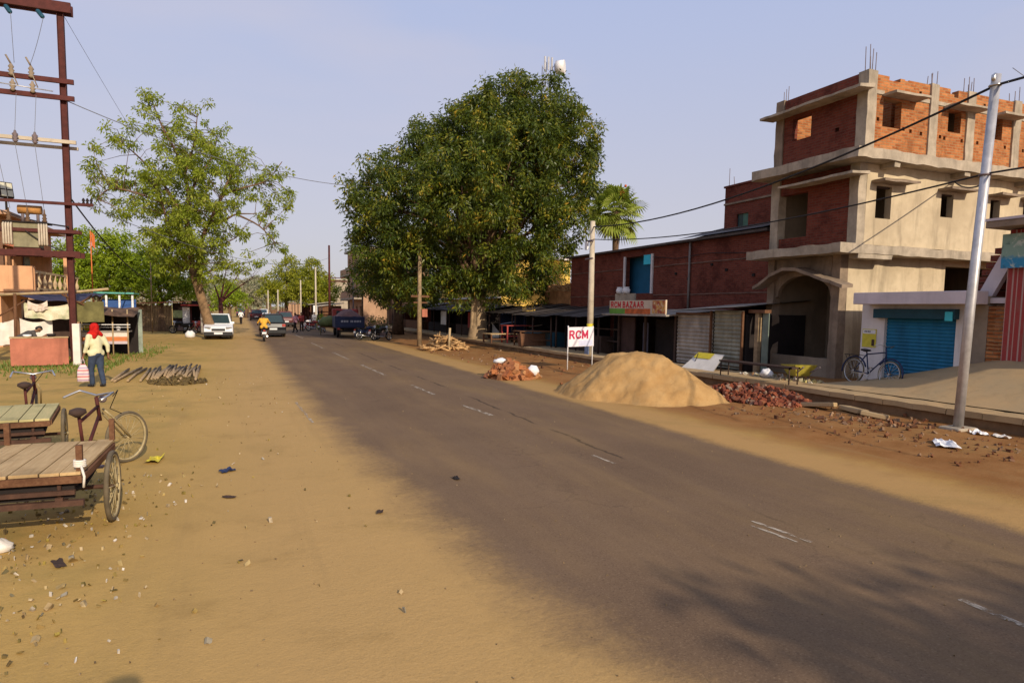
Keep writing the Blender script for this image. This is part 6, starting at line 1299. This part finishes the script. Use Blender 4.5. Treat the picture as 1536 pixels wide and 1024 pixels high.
for k, c in enumerate(targets):
    b = Vector((0, .1, 2.6 + (k % 4) * .5)); e = Vector(c); mid = b.lerp(e, .5) + Vector((0, 0, .14 * (e - b).length)) + Vector(NR.normal(size=3) * .3); nodes += limb(m, [b, b.lerp(mid, .5) + Vector((0, 0, .2)), mid, e], .17 if k % 3 else .24, .03, 6, k)
m.build('limbs', M['bark'], T1)
leaves('crown', cen, 56, .52, .25, .085, LM['mango'], T1, .45)

# leaning light-leaved tree at left
T2 = thing('neem_tree', 'tall airy light green tree with leaning forked trunk on the left verge', 'tree', (-1.72, 47.7, 0)); q = .0432
def w2(a, b, w_=0.):                      # (a, b): branch chart cells across and down, trunk foot at (318, 508)
    d = a - 318; return (.03969 * d + 2.308e-5 * d * d, w_, (508 - b) * (.0403 + .000014 * (a - 135)))
LB = [[(300, 438, 0), (291, 402, 0), (272, 376, -.5), (258, 342, -.9), (252, 310, -1.3), (243, 290, -1.5)], [(297, 425, 0), (287, 372, .2), (285, 335, .3), (288, 300, .1), (284, 262, -.2), (268, 224, -.2), (252, 195, 0), (238, 158, 0)],
      [(296, 420, 0), (305, 370, -.4), (318, 338, -.9), (340, 334, -1.3), (358, 326, -1.6), (384, 326, -1.9)], [(318, 338, -.9), (333, 309, -1.1), (345, 294, -.9), (374, 284, -.8), (402, 274, -.7), (424, 246, -.5)], [(288, 300, .1), (300, 270, .5), (322, 236, .9), (332, 205, 1.1)],
      [(285, 335, .3), (262, 296, .9), (246, 270, 1.1), (230, 252, 1.2), (206, 228, 1.2), (186, 212, 1.1)], [(358, 326, -1.6), (390, 342, -1.4), (412, 366, -1.2)], [(284, 262, -.2), (298, 230, -1.), (306, 190, -1.6)], [(252, 310, -1.3), (215, 296, -1.6), (176, 290, -1.8), (155, 305, -1.9)],
      [(296, 420, 0), (318, 404, 1.2), (340, 398, 2.0)], [(305, 370, -.4), (330, 366, 1.2), (356, 352, 2.2)], [(333, 309, -1.1), (352, 262, .2), (372, 240, .8)], [(291, 402, 0), (268, 402, 1.5), (254, 396, 2.2)]]
m = MB(); m.tube([w2(324, 514), w2(319, 500), w2(313, 482), w2(305, 452), w2(298, 425), w2(291, 402)], [.50, .37, .31, .28, .27, .24], 14)
for k in range(5): a = k * 1.3; m.tube([(.30 * math.cos(a), .28 * math.sin(a), -.2), (.20 * math.cos(a) - .1, .2 * math.sin(a), .7), w2(304, 450, .12 * math.sin(a))], [.19, .11, .08], 6)
m.build('trunk', mat('tan_bark', (.22, .135, .068), .95, .4, 5., bump=.6), T2)
m = MB(); nodes = []
for k, l in enumerate(LB): nodes += limb(m, [w2(*p) for p in l], (.14, .20, .16, .10, .12, .13, .07, .09, .07, .11, .09, .08, .08)[k], .025, 7, k + 40)
lob2 = [(165, 215, 26, .5), (150, 250, 16, .5), (200, 205, 28, .55), (238, 165, 18, .5), (256, 190, 28, .65), (300, 185, 34, .6), (326, 202, 30, .55), (290, 232, 45, .9), (350, 242, 36, .7), (386, 254, 28, .55), (412, 268, 24, .5), (426, 300, 16, .5), (396, 304, 32, .6), (332, 285, 46, .95), (270, 290, 52, 1.1), (216, 272, 38, .75),
        (172, 288, 28, .55), (156, 306, 20, .5), (200, 312, 26, .65), (240, 332, 40, 1.1), (300, 345, 44, 1.2), (352, 352, 26, .6), (402, 342, 24, .5), (418, 372, 13, .5), (268, 372, 36, 1.3), (310, 396, 34, 1.3), (346, 402, 26, .9), (380, 384, 16, .4), (252, 400, 24, 1.2), (232, 148, 10, .6), (145, 262, 12, .4), (434, 292, 9, .4)]
cen = []
for px, py, r, dn in lob2:
    for w_ in ((-2.4, 0, 2.4) if r > 35 else ((-1., 1.) if r > 22 else (0.,))): cen.append(ball_pts(w2(px, py, w_ + NR.uniform(-.4, .4)), r * q * 1.02, max(4, int(5.4 * dn * (r * q) ** 2 * (1 if r > 22 else 1.9))), .3))
cen = np.concatenate(cen); twigs(m, cen, nodes, .022); m.build('limbs', M['bark'], T2)
leaves('crown', cen, 52, .38, .23, .085, LM['neem'], T2, .5)

def tree(name, label, loc, lobes, matl, per, rad, ll, lw, dens, trunk_h, tr, bark='bark', group=None, shell=.5, cat='tree', tw=False):
    t_ = thing(name, label, cat, loc, 0, group); cen = [ball_pts((x, y, z), r, max(5, int(dens * r * r)), shell, (1, 1, .85)) for x, y, z, r in lobes]
    m = MB(); m.tube([(0, 0, -.2), (.04, 0, trunk_h * .5), (0, .05, trunk_h)], [tr * 1.3, tr, tr * .8], 9); m.build('trunk', M[bark], t_); m = MB(); nd = []
    for k, (x, y, z, r) in enumerate(lobes): nd += limb(m, [(0, .05, trunk_h * .92), (x * .4, y * .4, trunk_h * .6 + z * .4), (x, y, z)], tr * .6, tr * .12, 6, k)
    cen = np.concatenate(cen)
    if tw: twigs(m, cen, nd, .02)
    m.build('limbs', M[bark], t_); leaves('crown', cen, per, rad, ll, lw, matl, t_, .35); return t_
tree('leafy_tree', 'broad bright green bushy tree behind the rust red pole', (-11.0, 66, 0), [(-2.2, 0, 5.6, 2.0), (0, -.5, 6.6, 2.3), (2.2, 0, 6.4, 2.1), (-1, -1.5, 4.6, 2.), (1.4, -1.5, 4.5, 2.1), (3.6, -.5, 4.8, 1.7), (-3.2, 0, 3.8, 1.7), (.3, 1.5, 5, 2.2), (-1.1, 0, 7.6, 1.0), (1.6, .2, 7.8, .9)], LM['bright'], 32, .5, .30, .12, 15, 3.2, .28)
tree('leafy_tree', 'lower spreading green tree over the board fence', (-6.3, 64.6, 0), [(-1.6, 0, 4.8, 1.7), (.2, -.4, 5.2, 1.8), (1.8, 0, 4.6, 1.6), (0, -1.4, 3.6, 1.5), (-2.3, -.6, 3.3, 1.5), (1.6, -.8, 3.3, 1.4), (2.7, .3, 3.7, 1.1), (-.4, .2, 6.4, .9)], LM['bright'], 32, .5, .30, .12, 15, 2.4, .22)
tree('leafy_tree', 'small rounded green tree beyond the leaning trunk', (-1.1, 84, 0), [(0, 0, 3.2, 1.7), (-1.2, 0, 2.9, 1.4), (1.1, 0, 2.8, 1.3), (.2, 0, 4.2, 1.2)], LM['bright'], 26, .5, .32, .14, 12, 1.8, .18)
tree('dry_tree', 'half bare reddish tree with thin twigs behind the leaning tree', (-1.55, 63, 0), [(1.6, 0, 5.0, 1.3), (.6, .2, 5.6, 1.0), (2.6, -.2, 4.6, 1.0), (-.7, .4, 4.6, .8)], LM['farbrown'], 7, .35, .2, .06, 13, 2.6, .20, 'rust', None, .2, 'tree', True)
tree('leafy_tree', 'large yellow green tree at the far right verge, left of the mast', (5.9, 97, 0), [(-1.5, 0, 5.6, 1.7), (.3, 0, 7.2, 1.9), (1.8, 0, 6.2, 1.8), (0, -.8, 4.4, 2.0), (-2.2, 0, 3.8, 1.5), (2, -.5, 4.2, 1.7), (.2, 0, 8.4, 1.0)], LM['yellowish'], 30, .55, .34, .14, 13, 3, .25)
tree('leafy_tree', 'second yellow green tree standing just before the mast', (9.2, 94, 0), [(-.9, 0, 5.8, 1.8), (.9, 0, 5.8, 1.7), (0, 0, 7.3, 1.3), (0, -.8, 4.0, 1.9), (1.8, 0, 3.9, 1.5), (-1.8, -.3, 3.9, 1.5), (-.2, 0, 8.3, .7)], LM['yellowish'], 30, .55, .34, .14, 13, 3, .25)
tree('leafy_tree', 'green tree tucked behind the mast beside the beige house', (11.0, 100, 0), [(0, 0, 5.5, 1.8), (1.2, 0, 4.6, 1.6), (-1, 0, 4.4, 1.6), (.2, 0, 3.0, 1.6)], LM['bright'], 28, .55, .34, .14, 12, 2.5, .22)
tree('slender_tree', 'slender young tree with drooping leaves at the left edge of the mango tree', (10.55, 63, 0), [(0, 0, 6.0, .55), (.1, 0, 6.9, .5), (-.1, 0, 5.0, .6), (.25, 0, 4.0, .6), (.1, 0, 7.5, .3)], LM['bright'], 24, .4, .3, .08, 24, 6.5, .08)
tree('shrub', 'low bush between the parked truck and the motorcycles', (8.9, 48.2, 0), [(0, 0, .9, .8), (.6, .2, .7, .6), (-.5, .1, .6, .5)], LM['mango'], 26, .3, .2, .07, 24, .5, .05, cat='shrub')
tree('shrub', 'small bright bush under the poles at the far right', (6.9, 60.8, 0), [(0, 0, .9, .7), (.5, 0, .7, .5)], LM['bright'], 24, .3, .2, .07, 24, .5, .05, cat='shrub')
rt = random.Random(77)
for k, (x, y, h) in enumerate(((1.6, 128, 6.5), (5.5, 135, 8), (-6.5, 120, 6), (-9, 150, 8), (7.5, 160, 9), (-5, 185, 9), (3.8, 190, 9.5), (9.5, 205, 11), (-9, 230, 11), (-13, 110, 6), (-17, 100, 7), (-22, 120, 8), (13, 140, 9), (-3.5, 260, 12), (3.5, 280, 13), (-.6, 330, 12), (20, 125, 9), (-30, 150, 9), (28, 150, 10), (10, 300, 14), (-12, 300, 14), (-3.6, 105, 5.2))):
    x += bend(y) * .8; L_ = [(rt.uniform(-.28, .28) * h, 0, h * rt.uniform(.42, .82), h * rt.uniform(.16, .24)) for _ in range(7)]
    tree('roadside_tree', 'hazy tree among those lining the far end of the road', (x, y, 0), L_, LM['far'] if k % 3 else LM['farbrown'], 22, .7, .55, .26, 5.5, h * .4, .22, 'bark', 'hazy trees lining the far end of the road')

tree('mango_tree', 'second dark tree standing behind the parked motorcycles', (11.6, 52.5, .3), [(0, 0, 5.0, 2.3), (-2.2, .5, 4.2, 1.9), (2.0, .3, 4.4, 2.0), (.2, 0, 7.0, 2.2), (-1.0, -1., 3.2, 1.5), (1.6, -1., 3.1, 1.4), (3.4, 0, 3.6, 1.5)], LM['mango'], 40, .5, .3, .1, 12, 2.6, .4, 'bark', None, .6)
# far tree belt closing the horizon
m = []
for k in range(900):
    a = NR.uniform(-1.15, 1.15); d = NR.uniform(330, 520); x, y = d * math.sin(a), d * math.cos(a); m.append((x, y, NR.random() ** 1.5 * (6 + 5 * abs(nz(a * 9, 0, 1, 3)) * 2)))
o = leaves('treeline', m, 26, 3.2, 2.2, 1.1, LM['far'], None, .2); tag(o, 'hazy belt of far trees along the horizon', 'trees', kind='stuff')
tree('roadside_tree', 'unseen tree added behind the viewpoint so its crown shades the lower right corner of the road', (8.7, -13.3, 0), [(-2.5, 1.0, 6.2, 1.75), (-1.2, -1.0, 6.8, 1.9), (-3.0, -1.6, 6.0, 1.7), (-.2, .3, 6.0, 1.6), (-3.4, .4, 5.5, 1.1)], LM['mango'], 40, .55, .28, .10, 12, 3.6, .22)  # unseen tree, added to cast the shadow on the lower right of the road
# fan palm behind the brick house
PT = thing('fan_palm', 'tall fan palm with orange fruit rising behind the brick house', 'palm tree', (23.8, 40.0, 0))
m = MB(); m.tube([(0, 0, 0), (.1, 0, 3), (.02, 0, 6.4), (0, 0, 8.9)], [.30, .24, .22, .26], 10); m.build('trunk', M['bark'], PT)
m = MB(); mp = MB(); rp = random.Random(6)
for k in range(64):
    az = k * 2.399; el = R_(80 - 145 * (k / 64) ** .9); d = Vector((math.cos(az) * math.cos(el), math.sin(az) * math.cos(el), math.sin(el))); o = Vector((0, 0, 8.9)); L_ = rp.uniform(.75, 1.35)
    e = o + d * L_; mp.tube([o, e], [.035, .02], 5); s = d.cross(Vector((0, 0, 1))).normalized(); u = s.cross(d).normalized(); tw_ = rp.uniform(-.6, .6); s, u = s * math.cos(tw_) + u * math.sin(tw_), u * math.cos(tw_) - s * math.sin(tw_)
    R0 = rp.uniform(.85, 1.2)
    for j in range(17):
        a0 = R_(-112 + 224 * j / 17); a1 = R_(-112 + 224 * (j + .8) / 17); am = (a0 + a1) / 2; rr_ = R0 * (1 - .12 * abs(am) / 2)
        f = lambda a, q_: e + (d * math.cos(a) + s * math.sin(a)) * q_
        tip = f(am, rr_) + u * (.1 * math.cos(am)) - Vector((0, 0, .28 * rr_)); m.add([e, f(a0, rr_ * .62) + u * .04, tip, f(a1, rr_ * .62) - u * .01], [(0, 1, 2, 3)])
mp.build('leaf_stalks', mat('palm_stalk', (.26, .28, .08), .7, .2), PT); m.build('crown', LM['palm'], PT, fix=False)
m = MB()
for x, y, z in ((-.05, -.7, 10.0),):
    for k in range(14): m.ball((x + rp.gauss(0, .12), y + rp.gauss(0, .12), z + rp.gauss(0, .22)), .10, 6, 4)
m.build('fruit_bunch', mat('orange_fruit', (.50, .10, .02), .6, .3, 5.), PT)
# ------------------------------------------------------------------ camera, light, sky
yaw, pit, rol = R_(22.2), R_(5.0), .015
f = Vector((math.sin(yaw) * math.cos(pit), math.cos(yaw) * math.cos(pit), -math.sin(pit))); rt_ = Vector((math.cos(yaw), -math.sin(yaw), 0)); up_ = rt_.cross(f)
r2 = rt_ * math.cos(rol) + up_ * math.sin(rol); u2 = up_ * math.cos(rol) - rt_ * math.sin(rol)
cd = bpy.data.cameras.new('camera'); cam = bpy.data.objects.new('camera', cd); C.objects.link(cam)
mw = Matrix((r2, u2, -f)).transposed().to_4x4(); mw.translation = Vector((0, 0, 2.2)); cam.matrix_world = mw
cd.sensor_width = 36; cd.sensor_fit = 'HORIZONTAL'; cd.lens = 36 * 1000 / 1536; cd.shift_y = 39.5 / 1536; cd.clip_start = .05; cd.clip_end = 4000
bpy.context.scene.camera = cam
EL, AZ = R_(25), R_(172)
sd = bpy.data.lights.new('sun', 'SUN'); sd.energy = 4.7; sd.angle = R_(.5); sd.color = (1, .87, .69); so = bpy.data.objects.new('sun', sd); C.objects.link(so)
dirn = Vector((math.sin(AZ) * math.cos(EL), math.cos(AZ) * math.cos(EL), math.sin(EL))); so.rotation_euler = dirn.to_track_quat('Z', 'Y').to_euler(); so.location = (0, 0, 30)
wd = bpy.data.worlds.new('World'); bpy.context.scene.world = wd; wd.use_nodes = True; nt = wd.node_tree; nt.nodes.clear()
sky = nt.nodes.new('ShaderNodeTexSky'); sky.sky_type = 'NISHITA'; sky.sun_disc = False; sky.sun_elevation = EL; sky.sun_rotation = AZ; sky.dust_density = 2.5; sky.air_density = 1.0; sky.ozone_density = 1.5
hs = nt.nodes.new('ShaderNodeMix'); hs.data_type = 'RGBA'; hs.blend_type = 'MIX'; hs.inputs[0].default_value = .85
tc = nt.nodes.new('ShaderNodeTexCoord'); sp = nt.nodes.new('ShaderNodeSeparateXYZ'); nt.links.new(tc.outputs['Generated'], sp.inputs[0])
rp_ = nt.nodes.new('ShaderNodeValToRGB'); e = rp_.color_ramp.elements; e[0].position = 0; e[0].color = (.66, .63, .655, 1); e[1].position = .6; e[1].color = (.42, .53, .86, 1); q_ = e.new(.16); q_.color = (.61, .605, .72, 1); q_ = e.new(.36); q_.color = (.52, .575, .80, 1)
nt.links.new(sp.outputs[2], rp_.inputs[0]); sc_ = nt.nodes.new('ShaderNodeVectorMath'); sc_.operation = 'SCALE'; sc_.inputs[3].default_value = 1 / .11; mp_ = nt.nodes.new('ShaderNodeMapping'); mp_.inputs['Scale'].default_value = (1.2, 1.2, 4.5); nt.links.new(tc.outputs['Generated'], mp_.inputs[0]); hz = nt.nodes.new('ShaderNodeTexNoise'); hz.inputs['Scale'].default_value = 1.7; hz.inputs['Detail'].default_value = 5; nt.links.new(mp_.outputs[0], hz.inputs['Vector'])
hm = nt.nodes.new('ShaderNodeMapRange'); hm.inputs[1].default_value = .42; hm.inputs[2].default_value = .75; hm.inputs[3].default_value = 0; hm.inputs[4].default_value = .9; nt.links.new(hz.outputs['Fac'], hm.inputs[0])
hx = nt.nodes.new('ShaderNodeMix'); hx.data_type = 'RGBA'; nt.links.new(hm.outputs[0], hx.inputs[0]); nt.links.new(rp_.outputs[0], hx.inputs[6]); hx.inputs[7].default_value = (.64, .62, .745, 1); nt.links.new(hx.outputs[2], sc_.inputs[0])
bg = nt.nodes.new('ShaderNodeBackground'); bg.inputs[1].default_value = .11; wo = nt.nodes.new('ShaderNodeOutputWorld')
nt.links.new(sky.outputs[0], hs.inputs[6]); nt.links.new(sc_.outputs[0], hs.inputs[7]); nt.links.new(hs.outputs[2], bg.inputs[0]); nt.links.new(bg.outputs[0], wo.inputs[0])
s_ = bpy.context.scene; s_.render.engine = 'CYCLES'; s_.view_settings.view_transform = 'Standard'; s_.view_settings.look = 'None'; s_.view_settings.exposure = 0; s_.view_settings.gamma = 1
s_.cycles.max_bounces = 6; s_.cycles.diffuse_bounces = 3; s_.cycles.transparent_max_bounces = 8; s_.cycles.use_denoising = True
